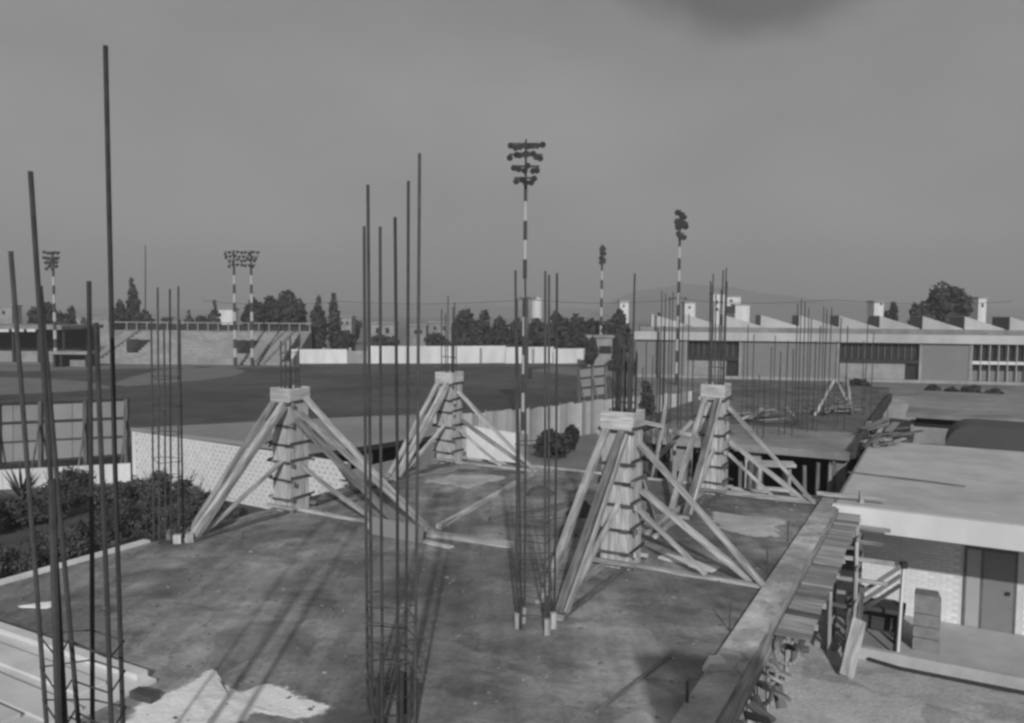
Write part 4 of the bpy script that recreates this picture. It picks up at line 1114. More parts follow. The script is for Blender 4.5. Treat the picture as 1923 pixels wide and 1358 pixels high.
px_cage('middle rebar cage between front cage and nearest column form', 17.0,
        [(968, 508, 971, 1180, -.25), (970, 560, 979, 1178, .2), (986, 505, 985, 1172, .3), (1024, 509, 1024, 1190, -.3), (1031, 516, 1031, 1190, .0), (1046, 513, 1041, 1170, .3)],
        stubs=[(978, 1128, -.3), (1026, 1120, -.2), (1036, 1130, .2)], stir=[.3, .7, 1.1, 1.5, 1.9, 2.3, 4.0], r=.024)
px_cage('distant rebar cage at deck corner beside planting bed', 23.0,
        [(284, 600, 289, 1026, .3), (296, 540, 299, 1024, -.3), (308, 610, 311, 1030, .35), (319, 543, 322, 1030, -.3), (335, 538, 336, 1032, .0), (337, 600, 345, 1028, .3)],
        stir=[.4, .9, 1.4, 1.9, 2.4, 3.2, 4.0, 4.8], r=.026)

# timbers lying on the deck
def board_on(label, p, q, w, th, m, z=0.0, name='loose_board', group='loose timbers on the deck', cat='board'):
    w *= .72; th *= .72
    mb = MB(); mb.beam(p + UZ * (z + th / 2 + .004), q + UZ * (z + th / 2 + .004), w, th)
    return tag(mb.build(name, m), label, cat, group)
board_on('long pale timber on deck running from back left brace foot towards camera', G(1000, 892), G(824, 994), .16, .14, M_wood2)
board_on('long pale sill timber on deck from left form past front cage', G(690, 990), G(962, 1028), .22, .14, M_wood2, z=.0)
board_on('thin pale board end lying on deck right of front cage', G(795, 1018), G(848, 1030), .2, .04, M_ply)
board_on('grey timber lying across deck behind the middle cage', G(920, 980), G(1092, 945), .16, .12, M_woodd)
board_on('short pale timber lying near foot of nearest column form, left', G(1036, 975), G(1085, 955), .14, .10, M_wood2)
board_on('short board on deck behind nearest column form', G(1215, 1005), G(1262, 968), .14, .08, M_wood2)
board_on('second short board parallel beside it behind nearest column form', G(1228, 1012), G(1276, 974), .12, .08, M_wood2)
board_on('wide pale plank lying on deck right of nearest column form', G(1244, 1046), G(1345, 1072), .42, .05, M_ply)
board_on('long board along back edge of deck by back right form', G(1360, 928), G(1530, 946), .2, .14, M_wood2)
board_on('pale board lying beside back right column form', G(1366, 918), G(1420, 932), .22, .06, M_ply)
board_on('long thin pole lying diagonally on deck at bottom right', G(1120, 1340), G(1268, 1225), .05, .05, M_woodd)
for k, (x0, y0, x1, y1, lb_) in enumerate([(595, 948, 690, 916, 'dark board leftmost in scatter behind left column form'), (610, 960, 720, 925, 'dark board with pale end in scatter behind left form'),
                                          (640, 935, 735, 905, 'dark board farthest back in scatter behind left form'), (730, 905, 800, 880, 'pale board pointing at back left form base'),
                                          (770, 896, 850, 885, 'dark flat board before back left form base'), (860, 885, 985, 889, 'long dark board along back edge beside white wall')]):
    board_on(lb_, G(x0, y0), G(x1, y1), .2, .06, M_woodd if k != 3 else M_wood2)
# pale panel standing on edge behind front cage
q0, q1 = G(694, 1004), G(792, 1022)
mb = MB(); nn = Vector(((q1 - q0).y, -(q1 - q0).x, 0)).normalized()
mb.extr([q0 + UZ * .01, q1 + UZ * .01, q1 + UZ * .33 - nn * .07, q0 + UZ * .36 - nn * .07], -nn * .03)
tag(mb.build('form_panel', M_plank), 'pale formwork panel standing on edge behind front rebar cage', 'panel')
# light wooden blocks at foot of the middle cage
for k, (x, y, lb_) in enumerate([(972, 1182, 'small pale wood block at left foot of middle cage'), (983, 1172, 'small pale wood block second at left foot of middle cage'),
                                 (1028, 1194, 'small pale wood block at right foot of middle cage'), (1040, 1182, 'small pale wood block between middle cage and brace foot')]):
    p = G(x, y); mb = MB(); mb.obox(p + Vector((-.04, 0, .0)), (.08, .015, 0), (-.015, .07, 0), (0, 0, .23)); tag(mb.build('wood_block', M_wood2), lb_, 'wood block', 'blocks at the cage foot')
for k, (x, y, lb_) in enumerate([(325, 1022, 'pale wood block against corner cage at deck edge'), (348, 1020, 'pale wood block beside brace foot at deck corner'), (310, 1014, 'pale wood block left of corner cage')]):
    p = G(x, y); mb = MB(); mb.obox(p, (.14, .035, 0), (-.03, .12, 0), (0, 0, .17)); tag(mb.build('wood_block', M_wood2), lb_, 'wood block', 'blocks at the deck corner')

# stacked pale form panels, bottom left
ac, bc = ab(G(302, 1262, .12))
base_a, base_b = ac, bc
lay = [(-.2, .0, 7.2, 1.5, 0.0, .07, 'pale form panel lowest in the stack at bottom left'), (-1.75, -.3, 7.0, 1.5, 0.0, .07, 'pale form panel on deck in front of stack at bottom left'),
       (-.12, .25, 6.6, .22, .075, .11, 'long pale batten along back of panel stack at bottom left'), (-.62, .6, 6.4, .5, .075, .06, 'wide pale plank second from back on panel stack'),
       (-1.32, .1, 6.8, .55, .075, .06, 'wide pale plank in middle of panel stack at bottom left'), (-2.0, .75, 6.0, .5, .075, .08, 'pale plank on front panel near bottom left corner'),
       (-3.4, .1, 7.0, 1.5, .0, .09, 'pale form panel nearest camera at bottom left'), (-2.85, .5, 5.2, .3, .095, .06, 'short pale plank laid over nearest panel at bottom left')]
XF[0] = W(base_a, base_b, 0)
for da, db, L, wd, z, th, lb_ in lay:
    j = random.uniform(-.02, .02)
    o0 = W(base_a + da - wd, base_b + db + L, z + .006); mb = MB()
    mb.obox(o0, (RR + A * j) * L, (A - RR * j) * wd, UZ * th); tag(mb.build('form_panel', M_ply), lb_, 'panel', 'form panels stacked at the bottom left')
XF[0] = None
p = G(262, 1312, 0)
mb = MB(); mb.obox(p + Vector((-.12, 0, 0)), (.32, -.15, 0), (.06, .13, 0), (0, 0, .09)); tag(mb.build('dark_block', M_yoke), 'dark timber offcut lying beside the pale panels and white lime', 'wood block')

# ================================================================== WALKWAY AND SHORING AT RIGHT EDGE
E2 = E_R - .48
wk = thing('walkway', 'plank walkway hung beside right edge of deck', 'walkway', W(3, E2, GZ))
aw0, aw1 = ab(G(1470, 1195, -.08))[0], E_BACK - .15
a = aw0; k = 0
while a < aw1:
    wd = random.uniform(.17, .25); ln_ = .48 + random.uniform(-.02, .03)
    mb = MB(); z = -.09 + random.uniform(-.010, .010)
    mb.obox(W(a, E2 - .005, z), RR * ln_ + A * random.uniform(-.02, .02), A * wd, UZ * .032); mb.build('plank', M_plank if random.random() < .8 else M_woodd, wk)
    a += wd + random.uniform(.003, .010); k += 1
for bb in (E2 - .08, E2 - .38):
    mb = MB(); mb.beam(W(aw0 - .2, bb, -.145), W(aw1, bb, -.145), .07, .09); mb.build('bearer', M_woodd, wk)
mb = MB(); mb.beam(W(aw1 - .15, E2 - .42, -.2), W(aw1 - .15, E2 - .42, .36), .10, .07); mb.build('end_post', M_wood2, wk)
mb = MB(); mb.beam(W(aw1 - .1, E2 + .6, .19), W(aw1 - .1, E2 - .95, .19), .06, .09); mb.build('end_rail', M_wood2, wk)
NP = 10
for k in range(NP):
    a = aw0 + .15 + (aw1 - aw0 - .3) * k / (NP - 1)
    far = k > 7
    for bb in ((E2 - .42, E2 + .1) if far else (E2 + .75, E2 + 1.3)):
        mb = MB(); mb.beam(W(a + random.uniform(-.05, .05), bb, GZ), W(a, bb, -.20), .08, .08); mb.build('prop', M_woodd if k % 2 else M_wood2, wk)
    for j, z in enumerate((-.28, -.62, -1.05, -1.55, -2.2)):
        if not far and j > 0: continue
        out = (.45 + random.uniform(0, .5)) if (k == NP - 2 and j < 4) else .04
        mb = MB(); mb.beam(W(a + .06, E2 + (.2 if far else 1.3), z), W(a + .06, E2 - .42 - out, z + random.uniform(-.03, .03)), .05, .09); mb.build('ledger', M_wood2 if (k + j) % 3 else M_woodd, wk)
for z in (-.5, -1.2, -2.0):
    mb = MB(); mb.beam(W(aw0 + (aw1 - aw0) * .84, E2 - .48, z), W(aw1, E2 - .48, z), .04, .09); mb.build('ribbon', M_wood2, wk)
# props and scrap below the near end of the walkway
PL8 = ['nearest the walkway end', 'second from walkway end', 'third from walkway end', 'fourth from walkway end', 'fifth from walkway end', 'sixth from walkway end', 'seventh from walkway end', 'farthest from walkway end']
SL8 = ['short plank end tipped under near end of walkway', 'broken plank jutting below edge beam, second from walkway', 'tilted board wedged beside edge beam, third from walkway', 'upright scrap board against edge beam below walkway',
       'scrap timber lying across clutter by edge beam', 'split board leaning on edge beam near bottom of picture', 'short crooked board beside edge beam, second from bottom', 'lowest scrap board beside edge beam at bottom']
for k in range(8):
    a = aw0 - .25 - k * .29; bz = E2 - .06
    mb = MB(); mb.beam(W(a, bz + .04, -.30 - random.uniform(0, .1)), W(a + random.uniform(-.35, .35), bz - random.uniform(.12, .3), -.42 - random.uniform(0, .5)), .15, .04)
    tag(mb.build('scrap_board', M_wood2 if k % 3 else M_woodd), SL8[k], 'board', 'scrap boards under the walkway')
    mb = MB(); mb.beam(W(a + .1, E2 + .85, GZ), W(a + .06, E2 + .30, -.31), .08, .08)
    tag(mb.build('edge_prop', M_woodd if k % 2 else M_wood2), 'upright prop under edge beam, ' + PL8[k], 'prop', 'props under the edge beam')
def loop(mb, c, r0, r, tilt, n=18, part=1.0):
    pts_ = []
    for i in range(n + 1):
        t_ = 2 * math.pi * part * i / n; pts_.append(c + RR * (r0 * math.cos(t_)) + (A * math.cos(tilt) + UZ * math.sin(tilt)) * (r0 * math.sin(t_)))
    mb.path(pts_, r, 7)
lp = [(G(1478, 1226, -.30), .16, .035, 1.1, 'thick pale hose loop hanging below walkway end'), (G(1438, 1266, -.42), .15, .03, .8, 'pale hose coil lying beside scrap boards'), (G(1428, 1302, -.5), .14, .03, .9, 'lowest pale hose coil beside edge beam clutter')]
for c, r0, r, tl, lb_ in lp:
    mb = MB(); loop(mb, c, r0, r, tl); tag(mb.build('hose_coil', M_conc, None, True), lb_, 'hose', 'hose coils under the walkway')
for k in range(3):
    p = [W(.8, E_R + .1, 0), W(-2.1, E_R + .07, 0), W(3.1, E_R + .13, 0)][k]
    mb = MB(); mb.tube(p, p + UZ * .42, .013, 6)
    tag(mb.build('dowel_bar', M_bar), ['short upright steel stub by edge beam near brace foot', 'short upright steel stub by edge beam near bottom', 'short upright steel stub by edge beam near pale sand'][k], 'steel bar', 'steel stubs along the edge beam')
p = G(1346, 1256); mb = MB(); mb.extr([p + Vector(q) for q in [(-.2, -.07, 0), (.08, -.08, 0), (.13, .0, .06), (.03, .03, .12), (-.1, .02, .10)]], (.03, .13, 0)); tag(mb.build('rubble_block', M_ply), 'pale rubble lump beside edge beam at bottom right', 'rubble')
p = G(1290, 1330); mb = MB(); mb.tube(p, p + UZ * .33, .02, 6); tag(mb.build('dowel_bar', M_bar), 'short dark steel stub standing on shaded deck at bottom right', 'steel bar')

# ================================================================== FLAT-ROOFED HOUSE AT RIGHT
ZP = -3.15
pe = G(1690, 1226, ZP)
aP, bP = ab(pe)
lf = GD(1560, 948, (W(aP, ab(pe)[1] + 1.55)).y)
ZR = None
# left end of the fascia lies on the porch-edge line
best = None
for i in range(400):
    b = bP + i * .01; q = W(aP, b); pxr = q.x / q.y
    d = ray(1560, 950)
    if abs(pxr - d.x / d.y) < .002: best = b; break
bHL = best if best else bP + 1.5
q = W(aP, bHL); d = ray(1560, 950); ZR = CH + d.z / d.y * q.y
q2 = G(1625, 826, ZR); aHB = ab(q2)[0]
bHR = bHL - 16
aWall = ab(G(1850, 1181, ZP))[0]
hs = thing('flat_roofed_house', 'flat-roofed house with white fascia, brick wall and porch', 'house', W(aWall, bHL - 6, GZ))
mb = MB(); bbox(mb, aP + .2, aHB, bHR, bHL - .05, ZR - .28, ZR); mb.build('roof', M_roof, hs)
mb = MB(); bbox(mb, aP - .0, aP + .196, bHR, bHL, ZR - .52, ZR + .03); mb.build('fascia', M_white, hs)
mb = MB(); bbox(mb, aP + .2, aHB, bHL - .046, bHL, ZR - .4, ZR + .025); mb.build('side_fascia', M_conc2, hs)
mb = MB(); bbox(mb, aP + .2, aWall + .3, bHR, bHL - .06, ZR - .33, ZR - .285); mb.build('soffit', M_soft, hs)
mb = MB(); bbox(mb, aWall + .010, aWall + .3, bHR, bHL - .302, ZP, ZR - .335); wl = mb.build('wall', M_mortar, hs)
mb = MB(); bbox(mb, aWall + .31, aHB - .2, bHL - .5, bHL - .3, GZ, ZR - .33); mb.build('side_wall', M_conc2, hs)
mb = MB(); bbox(mb, aHB - .4, aHB - .2, bHR, bHL - .51, GZ, ZR - .33); mb.build('rear_wall', M_conc2, hs)
# bricks: one object each near the door, the rest joined
bd0 = ab(G(1806, 1176, ZP))[1]; bd1 = ab(G(1905, 1187, ZP))[1]
zdt = ZP + 2.02
bw2, bh2 = .27, .088
bme = boxmesh('brick', bw2 - .012, .06, bh2 - .011, M_brick)
rest = MB(); cnt = 0
rotR = math.atan2(RR.y, RR.x)
rows = int((ZR - .34 - ZP) / bh2)
cand = []
for r_ in range(rows):
    z = ZP + r_ * bh2 + .006; b = bHL - .305 - (r_ % 2) * bw2 / 2
    while b - bw2 > bHR:
        if not (b > bd1 - .0 and b - bw2 < bd0 + .0 and z < zdt + .05):
            cand.append((b, z))
        b -= bw2
vis = [c for c in cand if c[1] < ZP + 1.6 and c[0] > bd0 - .02]
vis.sort(key=lambda c: abs(c[0] - (bd0 + 1.3)))
visset = set(vis[:300])
for (b, z) in cand:
    jit = random.uniform(0, .006)
    if (b, z) in visset: inst('brick', bme, wl, W(aWall - jit, b, z), rotR)
    else: rest.obox(W(aWall - jit, b, z), RR * (bw2 - .012), A * .06, UZ * (bh2 - .011))
tag(rest.build('brick_courses', M_brick, wl), kind='stuff')
# door
mb = MB()
for (x0, x1, z0, z1) in [(bd0, bd0 - .06, ZP, zdt), (bd1 + .06, bd1, ZP, zdt), (bd0 - .06, bd1 + .06, zdt - .06, zdt), (bd0 - .36, bd0 - .42, ZP, zdt - .06)]:
    mb.obox(W(aWall - .03, x0, z0), RR * (x0 - x1), A * .14, UZ * (z1 - z0))
mb.build('door_frame', M_steel, hs)
mb = MB(); mb.obox(W(aWall + .03, bd0 - .06, ZP + .01), RR * .3, A * -.05, UZ * 1.94); mb.build('side_panel', mat('panel_paint', .38, .6, .05, 3, .02), hs)
mb = MB(); mb.obox(W(aWall - .02, bd0 - .42, ZP + .01), RR * (bd0 - .42 - bd1 - .06), A * .025, UZ * 1.94); dr = mb.build('door', M_door, hs)
mb = MB(); hb = bd1 + .18; mb.tube(W(aWall + .03, hb, ZP + .98), W(aWall - .05, hb, ZP + .98), .035, 8); mb.tube(W(aWall - .052, hb, ZP + .98), W(aWall - .09, hb, ZP + .98), .05, 8); mb.build('handle', M_dark, dr)
# porch
mb = MB(); bbox(mb, aP, aWall + .006, bHR, bP + .05, GZ - .02, ZP); mb.build('porch_floor', M_roof, hs)
mb = MB(); bbox(mb, aP - .16, aP - .003, bHR, bP + 1.15, GZ - .03, ZP + .012); mb.build('porch_kerb', M_kerb, hs)
mb = MB(); bbox(mb, aP - .0, aWall + .006, bP + .084, bHL + .3, GZ - .02, ZP - .12); mb.build('side_pavement', M_conc, hs)
# dark batten on roof
p0, p1 = G(1592, 888, ZR), G(1812, 915, ZR)
board_on('thin dark batten lying on pale flat roof', p0, p1, .07, .05, M_woodd, name='roof_batten', group=None)
# railing by the walkway
rl = thing('wooden_railing', 'sloping three-rail wooden handrail beside the porch', 'railing', pe)
ptop = GD(1697, 1062, pe.y + .05); pbot = pe + Vector((-.03, .05, 0))
mb = MB(); mb.beam(pbot, ptop, .06, .07); mb.build('end_post', M_white, rl)
mb = MB(); q = ptop + UZ * .03; mb.beam(q - UZ * .09, q + UZ * .05, .13, .13); mb.build('post_cap', M_dark, rl)
lowp = GD(1588, 1132, pe.y + .75)
for k in range(3):
    hgt = -.22 * k
    a0_ = lowp + UZ * (hgt); b0_ = ptop + UZ * (hgt - .02) + Vector((-.06, 0, 0))
    mb = MB(); mb.beam(a0_, b0_, .05, .09); mb.build('rail', M_woodd, rl)
mq = lowp.lerp(ptop, .28)
mb = MB(); mb.beam(mq + UZ * .18, Vector((mq.x - .12, mq.y - .1, GZ)), .12, .06); mb.build('post', M_woodd, rl)
mb = MB(); nq = lowp.lerp(ptop, .05); mb.beam(nq + UZ * .1, Vector((nq.x, nq.y, GZ)), .1, .06); mb.build('post', M_woodd, rl)
# leaning plank
p = G(1588, 1272, GZ); q = GD(1612, 1180, p.y + .55)
mb = MB(); mb.beam(p + UZ * .02, q + UZ * .2, .32, .09, (0, -1, .3)); tag(mb.build('leaning_plank', M_plank), 'wide plank leaning upright in sandy yard below handrail', 'plank')
p = G(1574, 1195, GZ + .2); mb = MB(); loop(mb, p + UZ * .35, .16, .03, 1.2, part=.8); tag(mb.build('hose_coil', M_conc, None, True), 'small hose loop hanging beside leaning plank', 'hose')
# dark box shape added to stand in for the shade behind railing
tb = thing('shade_box', 'dark box shape standing in for shade behind handrail beside brick wall', 'shade_box', W(aP + .9, bP + .25, ZP - .12))
mb = MB(); mb.obox(W(aP + .7, bP + 1.1, ZP + .62), RR * 1.15, A * .7, UZ * .1); mb.build('top', M_yoke, tb)
for da in (.75, 1.3):
    for db in (1.0, .1):
        mb = MB(); mb.beam(W(aP + da, bP + db, ZP - .12), W(aP + da + .02, bP + db - .05, ZP + .617), .12, .12); mb.build('leg', M_yoke, tb)
mb = MB(); mb.obox(W(aP + 1.25, bP + 1.0, ZP - .0), RR * .9, A * .06, UZ * .5); mb.build('back_board', M_yoke, tb)
# stacked blocks on porch
p0 = G(1713, 1220, ZP); ps, bs = ab(p0)
wd = ab(G(1764, 1232, ZP)); wB = bs - wd[1] if bs - wd[1] > .3 else .7
hh = CH + ray(1735, 1119).z / ray(1735, 1119).y * (W(ps + .2, bs - .3).y) - ZP
for k in range(4):
    z0 = ZP + hh * (0, .24, .44, .66)[k] + .004; z1 = ZP + hh * (.235, .435, .655, 1.0)[k]
    mb = MB(); ins = .0 if k < 3 else .06
    prof = [W(ps + .055 * k, bs, z0), W(ps + .055 * k, bs - wB, z0), W(ps + .055 * k, bs - wB + .0, z1 - .05 - ins * 2), W(ps + .055 * k, bs - wB + .04 + ins * .5, z1), W(ps + .055 * k, bs + -.02, z1), W(ps + .055 * k, bs, z1 - .04)]
    mb.extr(prof, A * .5)
    tag(mb.build('stacked_block', M_sack), ['lowest grey block of stack on porch by handrail', 'second lowest grey block of stack on porch', 'third grey block of stack on porch, under top one', 'topmost taller rounded grey block of stack on porch'][k], 'block', 'blocks stacked on the porch')
    if k < 3:
        pass
# dark tube added to draw the dark gap below the kerb
mb = MB(); pts_ = [G(x, y, GZ + .03) for x, y in [(1630, 1238), (1690, 1256), (1760, 1270), (1840, 1286), (1923, 1302), (2000, 1318)]]; mb.path(pts_, .05, 6)
tag(mb.build('kerb_gap_tube', M_dark), 'dark tube added as the gap line along foot of porch kerb', 'gap_tube')

# ================================================================== FAR DECK AND ANNEX
ZD = 0.0
fa0 = ab(G(1540, 847, ZD))[0]; fl_, fr_ = 5.0, ab(G(1597, 849, ZD))[1]
fa1 = ab(G(1500, 738, ZD))[0]
fd = thing('far_unfinished_block', 'unfinished one-storey block with bare deck beyond back right form', 'building', W(fa0 + 6, 0, GZ))
mb = MB(); bbox(mb, fa0, fa0 + 5.0, fr_, fl_, ZD - .25, ZD); mb.build('deck_formwork', mat('form_deck', .27, .9, .25, 1.2, .3, stain=.25), fd)
mb = MB(); bbox(mb, fa0 + 5.004, fa1, fr_, fl_ + 1.5, ZD - .25, ZD - .03); mb.build('deck', mat('far_deck', .13, .9, .3, .8, .3, stain=.3), fd)
for b in (fr_ + .1, fr_ + 2.9, fr_ + 5.6, fl_ - .5):
    mb = MB(); bbox(mb, fa0 + .3, fa0 + .8, b, b + .55, GZ, ZD - .254); mb.build('column', M_conc, fd)
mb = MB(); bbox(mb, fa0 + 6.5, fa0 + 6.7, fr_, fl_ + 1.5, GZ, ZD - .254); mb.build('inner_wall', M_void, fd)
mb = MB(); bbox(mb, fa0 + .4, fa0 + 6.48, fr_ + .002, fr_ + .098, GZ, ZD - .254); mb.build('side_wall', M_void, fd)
mb = MB(); bbox(mb, fa0 + .82, fa0 + 6.48, fr_ + .1, fl_ + 1.4, GZ - .01, GZ + .02); mb.build('floor', M_soil, fd)  # floor coloured dark in place of shade under the far deck
mb = MB(); bbox(mb, fa1 + .003, fa1 + .3, fr_, fl_ + 1.5, ZD - .4, ZD + .55); mb.build('parapet', M_yoke, fd)
mb = MB(); mb.obox(W(fa0 + .2, fr_ - .02, ZD - .2), RR * .16, A * (fa1 - fa0), UZ * .42); mb.build('edge_form', M_yoke, fd)
ORD = ['leftmost', 'second', 'third', 'fourth', 'fifth', 'sixth', 'seventh', 'eighth', 'ninth', 'tenth', 'eleventh', 'twelfth', 'thirteenth']
PROPL = []
for k in range(22):
    if k < 11: PROPL.append('%s upright shoring prop in group left of back right column form' % ['third', 'fourth', 'fifth', 'sixth', 'seventh', 'eighth', 'ninth', 'tenth', 'eleventh', 'twelfth', 'rightmost'][k])
    elif k < 16: PROPL.append('%s upright prop under far deck just right of back right form' % ['leftmost', 'second', 'middle', 'fourth', 'fifth'][k - 11])
    elif k < 20: PROPL.append('%s upright prop in widest dark opening under far deck' % ['leftmost', 'second', 'third', 'rightmost'][k - 16])
    else: PROPL.append('%s upright shoring prop in group left of back right column form' % ['leftmost', 'second'][k - 20])
# shoring props in and before the far block
for k in range(22):
    px = [1205, 1216, 1228, 1238, 1249, 1258, 1266, 1274, 1283, 1292, 1302, 1390, 1398, 1404, 1412, 1420, 1515, 1534, 1556, 1570, 1180, 1192][k]
    D = random.uniform(24.2, 27) if k < 11 or k > 19 else random.uniform(25.2, 26.3)
    x = XAT(px, D, 0); top = ZD - .26 if not (k < 11) else ZD + random.uniform(-.6, .9)
    mb = MB(); mb.beam((x, D, GZ), (x + random.uniform(-.15, .15), D, top), .11, .11)
    tag(mb.build('shoring_prop', M_woodd if k % 3 else M_wood2), PROPL[k], 'prop', 'shoring props beyond the deck')
# rough timbers leaning among the props
for k, (x0, y0, x1, y1, D, lb_) in enumerate([(1235, 860, 1300, 790, 25.5, 'raking timber leaning right among shoring props'), (1225, 900, 1250, 760, 24.6, 'steep raking timber left among shoring props'),
                                             (1195, 790, 1245, 800, 24.4, 'short crosspiece at top of shoring props beside nearest form'), (1255, 810, 1310, 818, 25, 'long crosspiece along shoring prop heads'),
                                             (1530, 780, 1567, 712, 36, 'pale pole leaning right on far deck'), (1600, 775, 1570, 712, 37, 'pale pole leaning left on far deck'), (1598, 778, 1590, 705, 37.5, 'second pole leaning on far deck near its right edge')]):
    mb = MB(); mb.beam(GD(x0, y0, D), GD(x1, y1, D), .12, .12); tag(mb.build('raking_timber', M_wood2), lb_, 'timber', 'raking timbers beyond the deck')
# saw bench
sb = G(1450, 934, GZ + .9); sbD = 22.6
c = GD(1450, 880, sbD)
tr = thing('saw_bench', 'wooden saw bench standing in pit before dark openings', 'bench', Vector((c.x, sbD, GZ)))
zt_ = GD(1450, 868, sbD).z
mb = MB(); mb.obox((c.x - .55, sbD - .3, zt_ - .08), (1.1, -.1, 0), (.1, .6, 0), (0, 0, .08)); mb.build('top', M_wood2, tr)
for sx_ in (-.42, .42):
    for sy_ in (-.2, .2):
        mb = MB(); mb.beam((c.x + sx_ * 1.1, sbD + sy_, GZ), (c.x + sx_, sbD + sy_, zt_ - .083), .09, .09); mb.build('leg', M_wood2, tr)
mb = MB(); mb.beam((c.x - .5, sbD - .25, zt_ - .7), (c.x + .5, sbD - .25, zt_ - .75), .05, .12); mb.build('stretcher', M_wood2, tr)
# rebar standing on the far deck
far_c = [(1252, 27, [(1240, 640), (1247, 612), (1256, 655), (1262, 628)], 'distant rebar cluster among shoring props left of back right form'),
          (1352, 35, [(1341, 566), (1352, 580), (1362, 572)], 'distant rebar cluster directly behind back right form bundle'),
          (1534, 31, [(1524, 598), (1532, 640), (1541, 612)], 'distant rebar cluster on far deck just left of leaning poles'),
          (1458, 37, [(1449, 652), (1456, 630), (1466, 668)], 'distant thin rebar cluster at middle of far deck'),
          (1222, 29, [(1207, 690), (1214, 640), (1226, 668), (1236, 615)], 'distant rebar cluster right behind nearest column form top'),
          (1288, 31, [(1276, 600), (1284, 566), (1294, 590), (1302, 640)], 'distant rebar cluster just left of back right form top'),
          (1632, 36, [(1622, 640), (1630, 600), (1641, 625)], 'distant rebar cluster at right edge of far deck'),
          (1585, 32, [(1572, 640), (1580, 596), (1592, 612)], 'distant rebar cluster between leaning poles and far deck edge'),
          (1410, 35, [(1398, 640), (1405, 610), (1416, 628)], 'distant thin rebar cluster on far deck right of back right form'),
          (1253, 33, [(1243, 545), (1250, 552), (1258, 560), (1264, 548), (1276, 552)], 'distant rebar cluster left of back right form'),
         (1505, 33, [(1498, 570), (1505, 562), (1512, 566), (1519, 578)], 'distant rebar cluster on far deck, left of middle'),
         (1556, 35, [(1547, 575), (1553, 580), (1562, 578)], 'distant rebar cluster on far deck beside leaning poles'),
         (1424, 29.5, [(1418, 712), (1426, 704), (1436, 716)], 'short distant rebar cluster on far deck behind brace'),
         (1478, 30, [(1466, 660), (1480, 640), (1490, 655)], 'distant rebar cluster on far deck near its front edge')]
for pxc, D, tops, lb_ in far_c:
    bars = []
    for i, (px, ty) in enumerate(tops):
        tp = GD(px, ty, D + (i % 2) * .5 - .25); zb = ZD - .03 if px > 1300 else GZ
        bars.append((Vector((tp.x + random.uniform(-.04, .04), tp.y, zb)), tp))
    cage(lb_, None, bars, bars[0][0].z, [zb + .5, zb + 1.0], r=.02, group='rebar clusters beyond the deck')
# piles of formwork timber on and beside the far deck
def timber_pile(label, c, n, sp, L, seed):
    r = random.Random(seed); t = thing('timber_pile', label, 'timber pile', c)
    for k in range(n):
        an = r.uniform(-.5, .5) + ANG * (1 if r.random() < .5 else 0); d = Vector((math.cos(an), math.sin(an), 0)) * r.uniform(.5, 1.0) * L
        o_ = c + Vector((r.uniform(-sp, sp), r.uniform(-sp, sp), .03 + k * .035))
        mb = MB(); mb.beam(o_ - d * .5, o_ + d * .5 + UZ * r.uniform(-.02, .35), r.uniform(.1, .26), .05); mb.build('board', [M_wood2, M_woodd, M_conc2, M_woodd][k % 4], t)
    return t
timber_pile('loose pile of timber on far deck before leaning poles', G(1570, 776, ZD), 12, .9, 2.2, 1)
timber_pile('low scatter of boards on far deck behind back right form brace', G(1452, 792, ZD), 9, 1.0, 1.8, 2)
timber_pile('rough timber pile beyond far deck edge at house roof corner', W(fa0 + 1.8, fr_ - .7, ZD - .12), 12, .5, 1.3, 3)
timber_pile('second rough timber pile behind the first beyond far deck edge', W(fa0 + 5.2, fr_ - .8, ZD - .12), 12, .6, 1.5, 4)
timber_pile('dark scatter of boards in pit behind nearest column form', G(1258, 905, GZ + .02), 10, 1.2, 2.4, 5)
mb = MB(); mb.obox(W(fa0 + .3, fr_ - .2, ZD - .3), RR * 1.5, A * 7.0, UZ * .16); tag(mb.build('scaffold_deck', M_woodd), 'rough timber platform carrying piles beside far deck edge', 'platform')
pl_ = thing('timber_rack', 'rough rack of upright boards supporting timber pile by far deck', 'rack', W(fa0 + 4, fr_ - 1, GZ))
for k in range(7):
    mb = MB(); mb.obox(W(fa0 + 1.0 + k * 1.05, fr_ - .45, GZ), RR * .12, A * .9, UZ * (ZD - GZ - .31)); mb.build('upright_board', M_wood2 if k % 2 else M_conc2, pl_)
# annex beyond the house roof
an = thing('annex', 'low grey annex with flat roof beyond the pale house roof', 'building', W(aHB + 9, bHL - 6, GZ))
aA0 = ab(G(1790, 780, ZR))[0]; aA1 = ab(G(1750, 742, ZR))[0] + 3
bA0 = ab(G(1700, 778, ZR))[1]
mb = MB(); bbox(mb, aA0, aA1, bHR - 6, bA0, ZR - .22, ZR - .02); mb.build('roof', M_conc2, an)
mb = MB(); bbox(mb, aA0 + .7, aA0 + .9, bHR - 6, bA0 - .2, GZ, ZR - .4); mb.build('wall', M_conc, an)
mb = MB(); bbox(mb, aA0 + .55, aA0 + .68, bA0 - 4.2, bA0 - .4, ZR - .62, ZR - .23); mb.build('vent_strip', M_void, an)
for k in range(3):
    mb = MB(); bbox(mb, aA0 + .5, aA0 + .69, bA0 - 2.2 - k * 1.3, bA0 - 2.05 - k * 1.3, GZ, ZR - .63); mb.build('pilaster', M_conc2, an)
mb = MB(); b_ = ab(G(1905, 790, ZR))[1]; bbox(mb, aA0 + .4, aA0 + .69, b_, b_ + .9, ZR - 1.1, ZR - .23); mb.build('window', M_void, an)
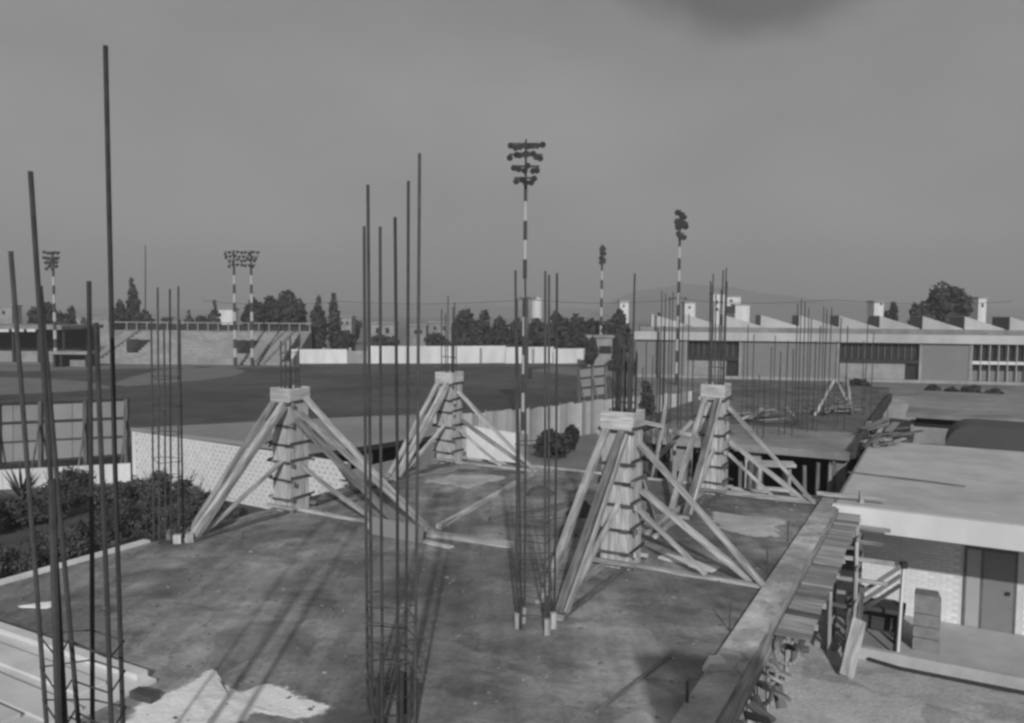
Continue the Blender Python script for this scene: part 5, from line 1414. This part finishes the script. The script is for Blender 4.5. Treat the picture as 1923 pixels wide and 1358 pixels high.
# dark rounded canopy
ca = ab(GD(1850, 815, 32.0))[0]
z0c = GD(1780, 838, 32).z; z1c = GD(1820, 795, 32).z
cn = thing('canopy', 'dark rounded canopy roof standing beyond pale house roof', 'canopy', W(ca, bHL - 8, GZ))
bc0 = ab(GD(1776, 820, 32.0))[1]
prof = []
for i in range(9):
    t_ = math.pi / 2 * i / 8; prof.append((bc0 - .9 + .9 * math.cos(t_), z0c + (z1c - z0c) * math.sin(t_)))
mb = MB(); pp_ = [W(ca - 1.2, b, z) for b, z in prof] + [W(ca - 1.2, bc0 - 7.5, z1c), W(ca - 1.2, bc0 - 8.4, z0c)]
mb.extr(pp_, A * 2.6); mb.build('roof', mat('canopy_sheet', .075, .8, .1, 1.0, .05), cn)
for db in (.6, 4.2, 7.8):
    for da in (-1.0, 1.1):
        mb = MB(); mb.beam(W(ca + da, bc0 - db, GZ), W(ca + da, bc0 - db, z0c - .004), .14, .14); mb.build('post', M_woodd, cn)
# terrace steps between annex and factory
tp_ = thing('terrace', 'long low grey terrace wall before the factory', 'wall', GD(1700, 740, 66))
for k, (D, y0, y1, x0, x1) in enumerate([(52, 757, 766, 1668, 2050), (60, 748, 756, 1660, 2050), (72, 738, 747, 1380, 2080)]):
    p0 = GD(x0, y0, D); p1 = GD(x1, y0 + 4, D - 4)
    wall_run(Vector((p0.x, p0.y, 0)), Vector((p1.x, p1.y, 0)), GZ, p0.z, .5, 'wall_course', [M_conc, M_conc2, M_facw][k], tp_)

# unseen block added beside the camera (just outside the frame) to shadow the deck
tw = thing('shadow_block', 'plain unseen block added right beside the viewpoint to cast a shadow', 'building', (2.8, -1, GZ))
mb = MB(); mb.obox((1.95, -4, GZ), (1.8, 0, 0), (0, 6.2, 0), (0, 0, 7.2)); mb.build('wall', M_conc, tw)
mb = MB(); mb.obox((1.9, -4.1, GZ + 7.203), (1.9, 0, 0), (0, 6.4, 0), (0, 0, .2)); mb.build('roof', M_conc2, tw)

# ================================================================== HAZE
HAZE = True
if HAZE:
    mb = MB(); mb.obox((-2300, -305, GZ - 1.6), (4600, 0, 0), (0, 2700, 0), (0, 0, 140))
    hm = bpy.data.materials.new('haze'); hm.use_nodes = True
    t_ = hm.node_tree
    for n_ in list(t_.nodes): t_.nodes.remove(n_)
    pv = t_.nodes.new('ShaderNodeVolumePrincipled'); pv.inputs['Density'].default_value = .0009; pv.inputs['Color'].default_value = (.6, .6, .6, 1); pv.inputs['Anisotropy'].default_value = 0.0
    mo = t_.nodes.new('ShaderNodeOutputMaterial'); t_.links.new(pv.outputs[0], mo.inputs['Volume'])
    tag(mb.build('haze', hm), kind='stuff')
